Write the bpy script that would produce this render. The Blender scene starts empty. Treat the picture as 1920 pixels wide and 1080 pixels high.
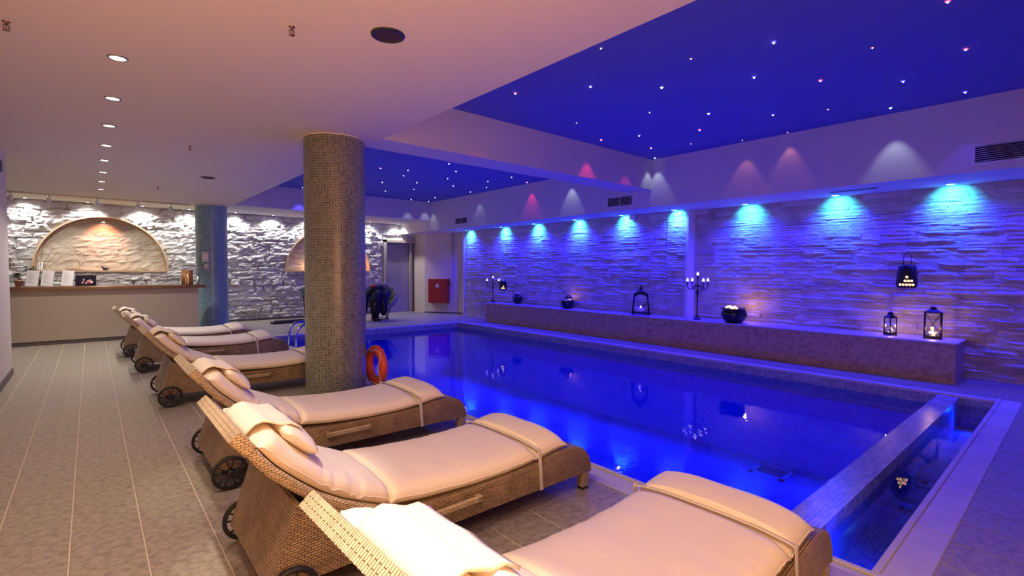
import bpy, math, random
from mathutils import Vector, Matrix, noise as mnoise
PI = math.pi
sc = bpy.context.scene
COL = sc.collection
rnd = random.Random(7)

# ---------------------------------------------------------------- camera
CAM_Z = 1.35
def cam_setup():
    yaw, pitch, roll = math.radians(40.4818), math.radians(2.08708), math.radians(0.26877)
    cy, sy = math.cos(yaw), math.sin(yaw)
    fwd = Vector((sy, cy, 0)); right = Vector((cy, -sy, 0)); up = Vector((0, 0, 1))
    cp, sp = math.cos(pitch), math.sin(pitch)
    f2 = fwd * cp - up * sp; u2 = up * cp + fwd * sp
    cr, sr = math.cos(roll), math.sin(roll)
    r3 = right * cr + u2 * sr; u3 = u2 * cr - right * sr
    cd = bpy.data.cameras.new('camera'); cam = bpy.data.objects.new('camera', cd)
    COL.objects.link(cam)
    m = Matrix((r3, u3, -f2)).transposed().to_4x4(); m.translation = Vector((0, 0, CAM_Z))
    cam.matrix_world = m
    cd.sensor_width = 36.0; cd.lens = 925.5166 / 1920 * 36.0
    cd.clip_start = 0.02; cd.clip_end = 100
    sc.camera = cam
cam_setup()
# ---------------------------------------------------------------- world, colour management, big lamps
w = bpy.data.worlds.new('world'); sc.world = w; w.use_nodes = True
w.node_tree.nodes['Background'].inputs[0].default_value = (0.02, 0.018, 0.02, 1)
w.node_tree.nodes['Background'].inputs[1].default_value = 0.3
vs = sc.view_settings
vs.view_transform = 'Standard'; vs.look = 'None'; vs.exposure = 0.0; vs.gamma = 1.0; vs.use_curve_mapping = False
cy = sc.cycles
cy.use_denoising = True; cy.max_bounces = 7; cy.diffuse_bounces = 4; cy.glossy_bounces = 3
cy.transmission_bounces = 4; cy.transparent_max_bounces = 12; cy.sample_clamp_indirect = 4.0
cy.caustics_reflective = False; cy.caustics_refractive = False; cy.blur_glossy = 0.5

P_DOWN, P_STONE, P_TRACK, P_BLUE, P_POOL, P_STAR = 31.0, 44.0, 30.0, 225.0, 11.0, 3.2
LIGHTS = []
def lamp(kind, loc, power, color, aim=None, size=0.03, cone=None, blend=0.4, size_y=None, name='lamp'):
    ld = bpy.data.lights.new(name, kind); ld.energy = power; ld.color = color
    if kind == 'AREA':
        ld.shape = 'RECTANGLE'; ld.size = size; ld.size_y = size_y or size
    else:
        ld.shadow_soft_size = size
    if kind == 'SPOT':
        ld.spot_size = math.radians(cone); ld.spot_blend = blend
    o = bpy.data.objects.new(name, ld); COL.objects.link(o); o.location = loc
    if aim is not None:
        o.rotation_euler = (Vector(aim) - Vector(loc)).to_track_quat('-Z', 'Y').to_euler()
    return o
# warm fill light added behind the camera, and an unseen orange uplight
h_ = lamp('AREA', (0.4, -2.7, 1.3), 22.0, (1.0, 0.54, 0.24), aim=(0.6, 3, 0.3), size=2.0, size_y=1.2, name='warm_fill'); h_.data.spread = math.radians(72)
h_ = lamp('AREA', (-0.3, -0.9, 0.5), 80.0, (1.0, 0.42, 0.11), aim=(-0.45, 0.5, 2.8), size=0.8, size_y=0.8, name='hall_uplight'); h_.data.spread = math.radians(128)
# pool lamps under the water, along both long walls
for (py, px, ax) in ((1.9, 2.72, 7), (3.6, 2.72, 7), (5.3, 2.72, 7), (7.2, 2.72, 7), (9.2, 2.72, 7), (2.4, 7.12, 3), (4.4, 7.12, 3), (6.6, 7.12, 3), (9.2, 7.12, 3)):
    h_ = lamp('AREA', (px, py, -0.80), P_POOL*(1.9 if px < 4 else 0.9), (0.0, 0.025, 1.0), aim=(ax, py, -0.95), size=1.8, size_y=0.25, name='pool_lamp'); h_.data.spread = math.radians(165)
for (px, ax) in ((2.75, 4.2), (7.1, 5.6)):
    lamp('SPOT', (px+(0.1 if px < 4 else -0.1), 0.72, -0.12), 30, (0.0, 0.02, 1.0), aim=(px+(0.75 if px < 4 else -0.75), 0.72, -0.36), size=0.02, cone=130, name='channel_lamp')

# ---------------------------------------------------------------- materials
def lin(c):
    return tuple(((v / 255) / 12.92 if v / 255 <= 0.04045 else ((v / 255 + 0.055) / 1.055) ** 2.4) for v in c)
MATS = {}
def nt(m): return m.node_tree.nodes, m.node_tree.links
def mat(name, base=(0.8, 0.8, 0.8), rough=0.6, metal=0.0, bump=None, var=None, coord='Object', emit=None, estr=1.0, sheen=0, spec=0.5, coat=0):
    m = bpy.data.materials.new(name); m.use_nodes = True
    N, L = nt(m); b = N['Principled BSDF']
    b.inputs['Base Color'].default_value = (*base, 1); b.inputs['Roughness'].default_value = rough
    b.inputs['Metallic'].default_value = metal; b.inputs['Specular IOR Level'].default_value = spec
    if coat: b.inputs['Coat Weight'].default_value = coat
    if emit:
        b.inputs['Emission Color'].default_value = (*emit, 1); b.inputs['Emission Strength'].default_value = estr
        m.cycles.emission_sampling = 'NONE'
    tc = N.new('ShaderNodeTexCoord')
    if var:
        sc_, c2, lo, hi = var
        n = N.new('ShaderNodeTexNoise'); n.inputs['Scale'].default_value = sc_; n.inputs['Detail'].default_value = 6
        L.new(tc.outputs[coord], n.inputs['Vector'])
        r = N.new('ShaderNodeMapRange'); r.inputs[1].default_value = lo; r.inputs[2].default_value = hi
        L.new(n.outputs['Fac'], r.inputs[0])
        mx = N.new('ShaderNodeMix'); mx.data_type = 'RGBA'
        mx.inputs[6].default_value = (*base, 1); mx.inputs[7].default_value = (*c2, 1)
        L.new(r.outputs[0], mx.inputs[0]); L.new(mx.outputs[2], b.inputs['Base Color'])
    if bump:
        bs, st, ds = bump
        n = N.new('ShaderNodeTexNoise'); n.inputs['Scale'].default_value = bs; n.inputs['Detail'].default_value = 5
        L.new(tc.outputs[coord], n.inputs['Vector'])
        bp = N.new('ShaderNodeBump'); bp.inputs['Strength'].default_value = st; bp.inputs['Distance'].default_value = ds
        L.new(n.outputs['Fac'], bp.inputs['Height']); L.new(bp.outputs[0], b.inputs['Normal'])
    MATS[name] = m
    return m
def brickmat(name, c1, c2, mortar, bw, bh, ms, rough=0.5, off=0.5, bump=0.003, msm=0.2, spec=0.5, noise=None, bias=0.0):
    m = mat(name, c1, rough, spec=spec); N, L = nt(m); b = N['Principled BSDF']
    tc = N.new('ShaderNodeTexCoord'); t = N.new('ShaderNodeTexBrick')
    t.inputs['Color1'].default_value = (*c1, 1); t.inputs['Color2'].default_value = (*c2, 1); t.inputs['Mortar'].default_value = (*mortar, 1)
    t.inputs['Scale'].default_value = 1.0; t.inputs['Brick Width'].default_value = bw; t.inputs['Row Height'].default_value = bh
    t.inputs['Mortar Size'].default_value = ms; t.inputs['Mortar Smooth'].default_value = msm; t.inputs['Bias'].default_value = bias
    t.offset = off; t.squash = 1.0
    L.new(tc.outputs['UV'], t.inputs['Vector'])
    out = t.outputs['Color']
    if noise:
        n = N.new('ShaderNodeTexNoise'); n.inputs['Scale'].default_value = noise; n.inputs['Detail'].default_value = 2
        L.new(tc.outputs['UV'], n.inputs['Vector'])
        mx = N.new('ShaderNodeMix'); mx.data_type = 'RGBA'; mx.blend_type = 'MULTIPLY'; mx.inputs[0].default_value = 0.6
        cr = N.new('ShaderNodeMapRange'); cr.inputs[1].default_value = 0.3; cr.inputs[2].default_value = 0.7; cr.inputs[3].default_value = 0.55; cr.inputs[4].default_value = 1.15
        L.new(n.outputs['Fac'], cr.inputs[0]); L.new(out, mx.inputs[6]); L.new(cr.outputs[0], mx.inputs[7]); out = mx.outputs[2]
    L.new(out, b.inputs['Base Color'])
    inv = N.new('ShaderNodeMath'); inv.operation = 'SUBTRACT'; inv.inputs[0].default_value = 1.0
    L.new(t.outputs['Fac'], inv.inputs[1])
    bp = N.new('ShaderNodeBump'); bp.inputs['Strength'].default_value = 1.0; bp.inputs['Distance'].default_value = bump
    L.new(inv.outputs[0], bp.inputs['Height']); L.new(bp.outputs[0], b.inputs['Normal'])
    return m
mat('ceiling_paint', (0.80, 0.73, 0.58), 0.75)
mat('wall_paint', (0.70, 0.62, 0.54), 0.7)
mat('niche_paint', (0.60, 0.44, 0.29), 0.8)
mat('bulkhead_paint', (0.74, 0.70, 0.70), 0.7)
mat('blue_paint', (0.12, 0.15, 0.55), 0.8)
mat('floor_tile', (0.36, 0.305, 0.24), 0.42, bump=(70, 0.8, 0.006), var=(26, (0.225, 0.19, 0.152), 0.42, 0.66))
mat('light_grout', (0.62, 0.54, 0.46), 0.9)
mat('coping_stone', (0.60, 0.55, 0.54), 0.45, bump=(30, 0.15, 0.003), var=(3, (0.5, 0.45, 0.44), 0.35, 0.7))
mat('ledge_stone', (0.52, 0.35, 0.27), 0.55, bump=(25, 0.3, 0.003), var=(18, (0.30, 0.19, 0.15), 0.45, 0.72))
mat('ledge_top_stone', (0.58, 0.52, 0.50), 0.35)
mat('white_rock', (0.70, 0.68, 0.66), 0.75, bump=(22, 0.9, 0.02), var=(6, (0.62, 0.60, 0.57), 0.4, 0.75))
mat('niche_rock', (0.52, 0.45, 0.35), 0.8, bump=(14, 0.8, 0.02))
mat('rock_joint', (0.60, 0.58, 0.56), 0.9)
mat('ledgestone', (0.62, 0.57, 0.55), 0.7, bump=(35, 0.9, 0.012), var=(4, (0.46, 0.41, 0.38), 0.4, 0.7))
mat('ledgestone_tan', (0.50, 0.42, 0.38), 0.7, bump=(35, 0.9, 0.012), var=(4, (0.40, 0.33, 0.29), 0.4, 0.7))
mat('ledgestone_joint', (0.40, 0.36, 0.35), 0.9)
brickmat('column_mosaic', (0.23, 0.235, 0.18), (0.09, 0.10, 0.08), (0.40, 0.39, 0.31), 0.027, 0.027, 0.0022, 0.3, 0.0, 0.0015, 0.1)
brickmat('column_mosaic_blue', (0.24, 0.42, 0.50), (0.10, 0.22, 0.32), (0.32, 0.46, 0.52), 0.027, 0.027, 0.0022, 0.3, 0.0, 0.0015, 0.1)
brickmat('pool_mosaic', (0.34, 0.42, 0.55), (0.16, 0.24, 0.40), (0.62, 0.58, 0.55), 0.05, 0.025, 0.0022, 0.25, 0.5, 0.0015, 0.1, noise=6)
brickmat('waterline_mosaic', (0.42, 0.44, 0.40), (0.18, 0.22, 0.24), (0.46, 0.46, 0.42), 0.025, 0.025, 0.002, 0.3, 0.0, 0.0015, 0.1, noise=9)
brickmat('basin_mosaic', (0.10, 0.30, 0.85), (0.07, 0.22, 0.75), (0.2, 0.35, 0.8), 0.05, 0.05, 0.003, 0.5, 0.0, 0.001, 0.1)
brickmat('wicker', (0.47, 0.33, 0.19), (0.36, 0.24, 0.13), (0.12, 0.065, 0.03), 0.026, 0.011, 0.0018, 0.45, 0.5, 0.005, 1.0, noise=8)
brickmat('wicker_roll', (0.60, 0.46, 0.29), (0.48, 0.35, 0.21), (0.26, 0.15, 0.07), 0.026, 0.010, 0.0013, 0.45, 0.5, 0.005, 1.0)
mat('cushion', (0.80, 0.69, 0.57), 0.42, bump=(7, 0.25, 0.02))
mat('piping', (0.80, 0.70, 0.60), 0.5)
mat('strap_fabric', (0.66, 0.60, 0.52), 0.6)
mat('black_plastic', (0.012, 0.011, 0.012), 0.35)
mat('black_rubber', (0.008, 0.008, 0.008), 0.55)
mat('dark_wood', (0.10, 0.035, 0.015), 0.3, var=(8, (0.16, 0.06, 0.03), 0.3, 0.7))
mat('counter_paint', (0.42, 0.35, 0.26), 0.45)
mat('dark_skirting', (0.10, 0.085, 0.085), 0.5)
mat('chrome', (0.75, 0.75, 0.75), 0.12, 1.0)
mat('satin_metal', (0.42, 0.40, 0.38), 0.35, 0.9)
mat('white_plastic', (0.8, 0.8, 0.8), 0.4)
mat('paper', (0.85, 0.84, 0.85), 0.7)
mat('print_grey', (0.45, 0.44, 0.46), 0.8)
mat('dark_metal', (0.018, 0.016, 0.018), 0.4, 0.3)
mat('black_glaze', (0.012, 0.012, 0.02), 0.15)
mat('wax', (0.85, 0.80, 0.74), 0.5)
mat('bulb_white', (0.9, 0.85, 0.9), 0.4, emit=(1, 0.8, 0.85), estr=1.6)
mat('flame', (1, 0.7, 0.4), 0.5, emit=(1, 0.62, 0.28), estr=14)
mat('glow_wax', (0.95, 0.7, 0.45), 0.5, emit=(1, 0.62, 0.34), estr=1.5)
mat('glow_holes', (1, 0.6, 0.3), 0.5, emit=(1, 0.55, 0.2), estr=5)
mat('lamp_lens_warm', (1, 1, 1), 0.5, emit=(1, 0.88, 0.70), estr=22)
mat('lamp_lens_white', (1, 1, 1), 0.5, emit=(1, 0.97, 0.92), estr=22)
mat('lamp_lens_blue', (1, 1, 1), 0.5, emit=(0.25, 0.8, 1.0), estr=14)
mat('star_led', (1, 1, 1), 0.5, emit=(1, 0.95, 0.95), estr=10)
mat('star_red', (1, 1, 1), 0.5, emit=(1, 0.02, 0.06), estr=5)
mat('star_blue', (1, 1, 1), 0.5, emit=(0.01, 0.03, 1), estr=5)
mat('star_white', (1, 1, 1), 0.5, emit=(0.45, 0.7, 1), estr=4)
mat('star_orange', (1, 1, 1), 0.5, emit=(1, 0.20, 0.05), estr=3)
mat('red_paint', (0.36, 0.018, 0.014), 0.4)
mat('emblem_white', (0.85, 0.75, 0.7), 0.6)
mat('door_paint', (0.36, 0.32, 0.42), 0.3)
mat('door_frame_paint', (0.46, 0.40, 0.34), 0.5)
mat('vent_white', (0.75, 0.72, 0.75), 0.5)
mat('vent_dark', (0.01, 0.01, 0.012), 0.8)
mat('buoy_orange', (0.85, 0.11, 0.03), 0.35)
mat('rope_white', (0.8, 0.75, 0.72), 0.8)
mat('chair_fabric', (0.40, 0.40, 0.30), 0.9, bump=(20, 0.4, 0.01))
mat('chair_fabric_dark', (0.05, 0.05, 0.055), 0.9)
mat('black_cloth', (0.012, 0.010, 0.014), 0.8, bump=(15, 0.4, 0.01))
mat('red_cloth', (0.65, 0.08, 0.02), 0.7)
mat('leaf', (0.07, 0.14, 0.05), 0.5)
mat('twig', (0.22, 0.10, 0.05), 0.7)
mat('terracotta', (0.62, 0.40, 0.24), 0.7)
mat('log_wood', (0.50, 0.26, 0.11), 0.7, var=(30, (0.25, 0.11, 0.04), 0.4, 0.6))
mat('picture_dark', (0.02, 0.015, 0.03), 0.25)
mat('picture_pink', (0.75, 0.30, 0.30), 0.4)
mat('picture_pale', (0.8, 0.7, 0.8), 0.4)
mat('speaker_mesh', (0.05, 0.022, 0.018), 0.6)
mat('speaker_rim', (0.03, 0.03, 0.05), 0.2)
mat('brass', (0.35, 0.20, 0.10), 0.3, 0.9)
mat('petal_white', (0.85, 0.8, 0.85), 0.6)
def glassmat():
    m = bpy.data.materials.new('clear_glass'); m.use_nodes = True; N, L = nt(m); N.remove(N['Principled BSDF'])
    out = N['Material Output']; tr = N.new('ShaderNodeBsdfTransparent'); gl = N.new('ShaderNodeBsdfGlossy'); gl.inputs['Roughness'].default_value = 0.02
    tr.inputs[0].default_value = (0.93, 0.95, 0.95, 1)
    mx = N.new('ShaderNodeMixShader'); mx.inputs[0].default_value = 0.07
    L.new(tr.outputs[0], mx.inputs[1]); L.new(gl.outputs[0], mx.inputs[2]); L.new(mx.outputs[0], out.inputs[0])
    MATS['clear_glass'] = m
glassmat()
def watermat(name, tint, bscale, bdist):
    m = bpy.data.materials.new(name); m.use_nodes = True; N, L = nt(m); N.remove(N['Principled BSDF'])
    out = N['Material Output']; tr = N.new('ShaderNodeBsdfTransparent'); gl = N.new('ShaderNodeBsdfGlossy'); gl.inputs['Roughness'].default_value = 0.015
    tr.inputs[0].default_value = (*tint, 1)
    tc = N.new('ShaderNodeTexCoord'); mp = N.new('ShaderNodeMapping'); mp.inputs['Scale'].default_value = (1.0, 1.6, 1)
    n = N.new('ShaderNodeTexNoise'); n.inputs['Scale'].default_value = bscale; n.inputs['Detail'].default_value = 3
    bp = N.new('ShaderNodeBump'); bp.inputs['Strength'].default_value = 1.0; bp.inputs['Distance'].default_value = bdist
    L.new(tc.outputs['Object'], mp.inputs[0]); L.new(mp.outputs[0], n.inputs['Vector']); L.new(n.outputs['Fac'], bp.inputs['Height'])
    f = N.new('ShaderNodeFresnel'); f.inputs[0].default_value = 1.45; mx = N.new('ShaderNodeMixShader')
    L.new(bp.outputs[0], gl.inputs['Normal']); L.new(bp.outputs[0], f.inputs['Normal'])
    L.new(f.outputs[0], mx.inputs[0]); L.new(tr.outputs[0], mx.inputs[1]); L.new(gl.outputs[0], mx.inputs[2]); L.new(mx.outputs[0], out.inputs[0])
    MATS[name] = m
watermat('pool_water', (0.12, 0.50, 0.98), 6, 0.0012)
watermat('gutter_water', (0.75, 0.85, 0.97), 5, 0.0007)

# ---------------------------------------------------------------- mesh helpers
class MB:
    def __init__(s): s.v = []; s.f = []; s.uv = []; s.sm = []; s.mi = []; s.m = 0
    def add(s, vs_, fs, uvs=None, smooth=False, T=None):
        o = len(s.v)
        for p in vs_:
            p = Vector(p)
            if T is not None: p = T @ p
            s.v.append(tuple(p))
        for i, f in enumerate(fs):
            s.f.append(tuple(o + k for k in f)); s.uv.append(uvs[i] if uvs else None); s.sm.append(smooth); s.mi.append(s.m)
        return s
    def box(s, a, b, T=None, bev=0.0):
        x0, y0, z0 = a; x1, y1, z1 = b
        if x0 > x1: x0, x1 = x1, x0
        if y0 > y1: y0, y1 = y1, y0
        if z0 > z1: z0, z1 = z1, z0
        if bev <= 0:
            v = [(x0,y0,z0),(x1,y0,z0),(x1,y1,z0),(x0,y1,z0),(x0,y0,z1),(x1,y0,z1),(x1,y1,z1),(x0,y1,z1)]
            f = [(0,3,2,1),(4,5,6,7),(0,1,5,4),(1,2,6,5),(2,3,7,6),(3,0,4,7)]
            return s.add(v, f, T=T)
        e = min(bev, (x1-x0)*.45, (y1-y0)*.45, (z1-z0)*.45)
        v = []; idx = {}
        for ix, (xo, xi) in enumerate(((x0, x0+e), (x1, x1-e))):
            for iy, (yo, yi) in enumerate(((y0, y0+e), (y1, y1-e))):
                for iz, (zo, zi) in enumerate(((z0, z0+e), (z1, z1-e))):
                    idx[ix,iy,iz,0] = len(v); v.append((xo, yi, zi))
                    idx[ix,iy,iz,1] = len(v); v.append((xi, yo, zi))
                    idx[ix,iy,iz,2] = len(v); v.append((xi, yi, zo))
        f = []
        I = idx
        for k in (0, 1):
            q = [I[k,0,0,0], I[k,1,0,0], I[k,1,1,0], I[k,0,1,0]]; f.append(tuple(q if k else q[::-1]))
            q = [I[0,k,0,1], I[1,k,0,1], I[1,k,1,1], I[0,k,1,1]]; f.append(tuple(q[::-1] if k else q))
            q = [I[0,0,k,2], I[1,0,k,2], I[1,1,k,2], I[0,1,k,2]]; f.append(tuple(q if k else q[::-1]))
        for a_ in (0, 1):
            for b_ in (0, 1):
                q = [I[0,a_,b_,1], I[1,a_,b_,1], I[1,a_,b_,2], I[0,a_,b_,2]]; f.append(tuple(q if (a_ != b_) == False and a_ == 1 or (a_ == 0 and b_ == 0) and False else q))
                q = [I[a_,0,b_,0], I[a_,1,b_,0], I[a_,1,b_,2], I[a_,0,b_,2]]; f.append(tuple(q))
                q = [I[a_,b_,0,0], I[a_,b_,1,0], I[a_,b_,1,1], I[a_,b_,0,1]]; f.append(tuple(q))
        for a_ in (0, 1):
            for b_ in (0, 1):
                for c_ in (0, 1):
                    f.append((I[a_,b_,c_,0], I[a_,b_,c_,1], I[a_,b_,c_,2]))
        # orient outward
        cx, cy_, cz = (x0+x1)/2, (y0+y1)/2, (z0+z1)/2
        g = []
        for q in f:
            pts = [Vector(v[i]) for i in q]; n = (pts[1]-pts[0]).cross(pts[2]-pts[0]); c = sum(pts, Vector())/len(pts)
            d = Vector(((c.x-cx)/max(x1-x0,1e-6), (c.y-cy_)/max(y1-y0,1e-6), (c.z-cz)/max(z1-z0,1e-6)))
            g.append(q if n.dot(d) > 0 else q[::-1])
        return s.add(v, g, T=T)
    def loft(s, rings, closed=True, caps=True, smooth=True, T=None):
        n = len(rings[0]); v = [p for r in rings for p in r]; f = []
        for i in range(len(rings)-1):
            for j in range(n if closed else n-1):
                a = i*n+j; b = i*n+(j+1) % n
                f.append((a, b, b+n, a+n))
        s.add(v, f, smooth=smooth, T=T)
        if caps:
            o = len(s.v)-len(v)
            s.f.append(tuple(o+k for k in range(n))[::-1]); s.uv.append(None); s.sm.append(False); s.mi.append(s.m)
            s.f.append(tuple(o+(len(rings)-1)*n+k for k in range(n))); s.uv.append(None); s.sm.append(False); s.mi.append(s.m)
        return s
    def tube(s, pts, r, seg=8, caps=True, T=None, closed=False):
        pts = [Vector(p) for p in pts]; rings = []; n = len(pts)
        rr = r if isinstance(r, (list, tuple)) else [r]*n
        up = None
        for i in range(n):
            if closed: d = pts[(i+1) % n]-pts[i-1]
            else: d = pts[min(i+1, n-1)]-pts[max(i-1, 0)]
            d.normalize()
            if up is None:
                up = Vector((0,0,1)) if abs(d.z) < .9 else Vector((1,0,0))
                up = (up-d*up.dot(d)).normalized()
            else:
                up = (up-d*up.dot(d)).normalized()
            sd = d.cross(up)
            rings.append([pts[i]+(up*math.cos(2*PI*k/seg)+sd*math.sin(2*PI*k/seg))*rr[i] for k in range(seg)])
        if closed: rings.append(rings[0]); caps = False
        return s.loft(rings, caps=caps, T=T)
    def lathe(s, prof, seg=24, T=None, smooth=True, uvr=None, cap=True):
        v = []; f = []; uvs = []
        n = len(prof)
        for k in range(seg):
            a = 2*PI*k/seg
            for r, z in prof: v.append((r*math.cos(a), r*math.sin(a), z))
        for k in range(seg):
            k2 = (k+1) % seg
            for i in range(n-1):
                f.append((k*n+i, k2*n+i, k2*n+i+1, k*n+i+1))
                if uvr:
                    u0 = 2*PI*uvr*k/seg; u1 = 2*PI*uvr*(k+1)/seg; z0, z1 = prof[i][1], prof[i+1][1]
                    uvs.append(((u0,z0),(u1,z0),(u1,z1),(u0,z1)))
        s.add(v, f, uvs if uvr else None, smooth=smooth, T=T)
        if cap:
            o = len(s.v)-len(v)
            for idx, rev in ((0, True), (n-1, False)):
                if prof[idx][0] > 1e-5:
                    q = tuple(o+k*n+idx for k in range(seg)); s.f.append(q[::-1] if rev else q); s.uv.append(None); s.sm.append(False); s.mi.append(s.m)
        return s
    def sphere(s, c, r, seg=12, T=None, sq=(1,1,1)):
        v = []; f = []; n = seg//2
        for i in range(n+1):
            a = PI*i/n
            for k in range(seg):
                b = 2*PI*k/seg
                v.append((c[0]+r*sq[0]*math.sin(a)*math.cos(b), c[1]+r*sq[1]*math.sin(a)*math.sin(b), c[2]-r*sq[2]*math.cos(a)))
        for i in range(n):
            for k in range(seg):
                k2 = (k+1) % seg; f.append((i*seg+k, i*seg+k2, (i+1)*seg+k2, (i+1)*seg+k))
        return s.add(v, f, smooth=True, T=T)
    def prism(s, poly, a, b, axis='y', T=None):
        n = len(poly)
        def P(p, t):
            return (p[0], t, p[1]) if axis == 'y' else ((t, p[0], p[1]) if axis == 'x' else (p[0], p[1], t))
        v = [P(p, a) for p in poly]+[P(p, b) for p in poly]
        f = [tuple(range(n)), tuple(range(2*n-1, n-1, -1))]+[(i, (i+1) % n+0, (i+1) % n+n, i+n)[::-1] for i in range(n)]
        return s.add(v, f, T=T)
    def build(s, name, material, parent=None, loc=None):
        me = bpy.data.meshes.new(name); me.from_pydata(s.v, [], s.f)
        ml = material if isinstance(material, (list, tuple)) else [material]
        for m_ in ml: me.materials.append(MATS[m_])
        uvl = me.uv_layers.new(name='UVMap')
        me.polygons.foreach_set('use_smooth', s.sm)
        if len(ml) > 1: me.polygons.foreach_set('material_index', s.mi)
        li = 0; uvd = []
        for i, p in enumerate(me.polygons):
            u = s.uv[i]
            if u:
                uvd.extend(c for q in u for c in q)
            else:
                n = p.normal; ax = 0 if abs(n.x) >= abs(n.y) and abs(n.x) >= abs(n.z) else (1 if abs(n.y) >= abs(n.z) else 2)
                for vi in p.vertices:
                    c = s.v[vi]
                    uvd.extend((c[1], c[2]) if ax == 0 else ((c[0], c[2]) if ax == 1 else (c[0], c[1])))
        uvl.data.foreach_set('uv', uvd)
        me.update()
        o = bpy.data.objects.new(name, me); COL.objects.link(o)
        if parent is not None: o.parent = parent
        if loc is not None: o.location = loc
        return o
def tag(o, label=None, cat=None, group=None, kind=None):
    if label: o['label'] = label
    if cat: o['category'] = cat
    if group: o['group'] = group
    if kind: o['kind'] = kind
    return o
def thing(name, label, cat, loc=(0,0,0), rz=0.0, group=None):
    o = bpy.data.objects.new(name, None); COL.objects.link(o); o.location = loc; o.rotation_euler = (0,0,rz)
    o.empty_display_size = 0.1
    return tag(o, label, cat, group)
def struct(name, mb, m, label=None, parent=None):
    o = mb.build(name, m, parent)
    if parent is None: o['kind'] = 'structure'
    if label: o['label'] = label
    return o
def copy_tree(o, parent=None):
    c = o.copy(); COL.objects.link(c)
    c.parent = parent
    for ch in list(o.children): copy_tree(ch, c)
    return c
def boxo(name, a, b, m, parent=None, bev=0.0, loc=None):
    return MB().box(a, b, bev=bev).build(name, m, parent, loc)
ORD = ['first','second','third','fourth','fifth','sixth','seventh','eighth','ninth','tenth','eleventh','twelfth','thirteenth','fourteenth','fifteenth','sixteenth','seventeenth','eighteenth']

# ---------------------------------------------------------------- room numbers (metres)
ZC, ZR, ZS = 2.76, 3.28, 2.46          # hall ceiling, raised blue ceiling, soffit by the stone wall
XE, XF, XW = 2.43, 7.48, 8.48          # ceiling edge, bulkhead face, near part of the stone wall
YB, YN = 14.2, -3.0                    # stone wall at the back, wall behind the camera
XL, XL2 = -0.78, -2.4                  # near left wall, far left wall
PX0, PX1, PY0, PY1 = 2.64, 7.20, 1.07, 10.58
GY0, GY1 = 0.60, 0.89                  # shallow channel beyond the mosaic divider
WZ = -0.135

# ================================================================ SETTING
def in_view_rank(p):
    # distance-like rank: small = shows large in the photograph
    yaw = math.radians(40.48); f = Vector((math.sin(yaw), math.cos(yaw))); r = Vector((math.cos(yaw), -math.sin(yaw)))
    q = Vector((p[0], p[1])); d = q.dot(f); s_ = q.dot(r)
    if d < 0.3 or abs(s_) > d*1.12+0.3: return 1e6+q.length
    zz = (p[2] if len(p) > 2 else 0)-CAM_Z
    if zz < 0 and -zz*925 > (d+0.25)*(540+35): return 1e5+d
    return d

# floor of tiles around the pool opening
HX0, HX1, HY0, HY1 = 2.44, 7.31, 0.416, 10.70
fl = MB()
for a, b in (((XL2, YN), (HX0, YB+0.1)), ((HX0, YN), (8.8, HY0)), ((HX0, HY1), (8.8, YB+0.1)), ((HX1, HY0), (8.8, HY1))):
    fl.box((a[0], a[1], -0.10), (b[0], b[1], -0.0025))
floor = struct('floor', fl, 'light_grout')
tiles = []
PW, PL_ = 0.2795, 0.53
i0 = -8
for i in range(i0, 33):
    x0 = -0.383+i*PW; x1 = x0+PW
    off = (0.516, 0.16, 0.39, 0.03, 0.28)[i % 5]
    j = -8
    while True:
        y0 = off+j*PL_; y1 = y0+PL_; j += 1
        if y0 > 14.2: break
        rects = [(x0, y0, x1, y1)]
        out = []
        for (a, b, c, d) in rects:
            if a < HX1 and c > HX0 and b < HY1 and d > HY0:
                if a < HX0: out.append((a, b, HX0, d))
                if c > HX1: out.append((HX1, b, c, d))
                if b < HY0: out.append((max(a, HX0), b, min(c, HX1), HY0))
                if d > HY1: out.append((max(a, HX0), HY1, min(c, HX1), d))
            else: out.append((a, b, c, d))
        for (a, b, c, d) in out:
            if (b+d)/2 < 8.83: a = max(a, XL)
            a = max(a, XL2); b = max(b, YN); d = min(d, 14.2); c = min(c, 8.6)
            if c-a > 0.008 and d-b > 0.008: tiles.append((a, b, c, d))
tiles.sort(key=lambda t: in_view_rank(((t[0]+t[2])/2, (t[1]+t[3])/2, 0)))
rest = MB()
shared = {}
for k, (a, b, c, d) in enumerate(tiles):
    g, h = 0.0028, 0.0015
    sx, sy = round(c-a-2*g, 4), round(d-b-2*h, 4)
    z = rnd.uniform(-0.0006, 0.0)
    if k < 300:
        key = (sx, sy)
        if key not in shared:
            o = MB().box((0, 0, -0.012), (sx, sy, 0), bev=0.0018).build('tile', 'floor_tile', floor); shared[key] = o.data
        else:
            o = bpy.data.objects.new('tile', shared[key]); COL.objects.link(o); o.parent = floor
        o.location = (a+g, b+h, z)
    else:
        rest.box((a+g, b+h, -0.012), (c-g, d-h, z))
o = rest.build('tiles_beyond', 'floor_tile', floor); o['kind'] = 'stuff'

# walls
struct('wall_left', MB().box((XL-0.2, YN, 0), (XL, 8.83, ZC)), 'wall_paint')
struct('baseboard_left', MB().box((XL-0.01, YN, 0), (XL+0.012, 8.842, 0.085), bev=0.003).box((XL-0.2, 8.83, 0), (XL, 8.842, 0.085)), 'dark_skirting')
struct('wall_left_beyond', MB().box((XL2-0.1, 8.6, 0), (XL2, YB+0.4, ZC)), 'wall_paint')
struct('wall_left_return', MB().box((XL2, 8.6, 0), (XL-0.2, 8.7, ZC)), 'wall_paint')
struct('wall_front', MB().box((XL-0.2, YN-0.1, 0), (8.8, YN, ZR)), 'wall_paint')

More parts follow.
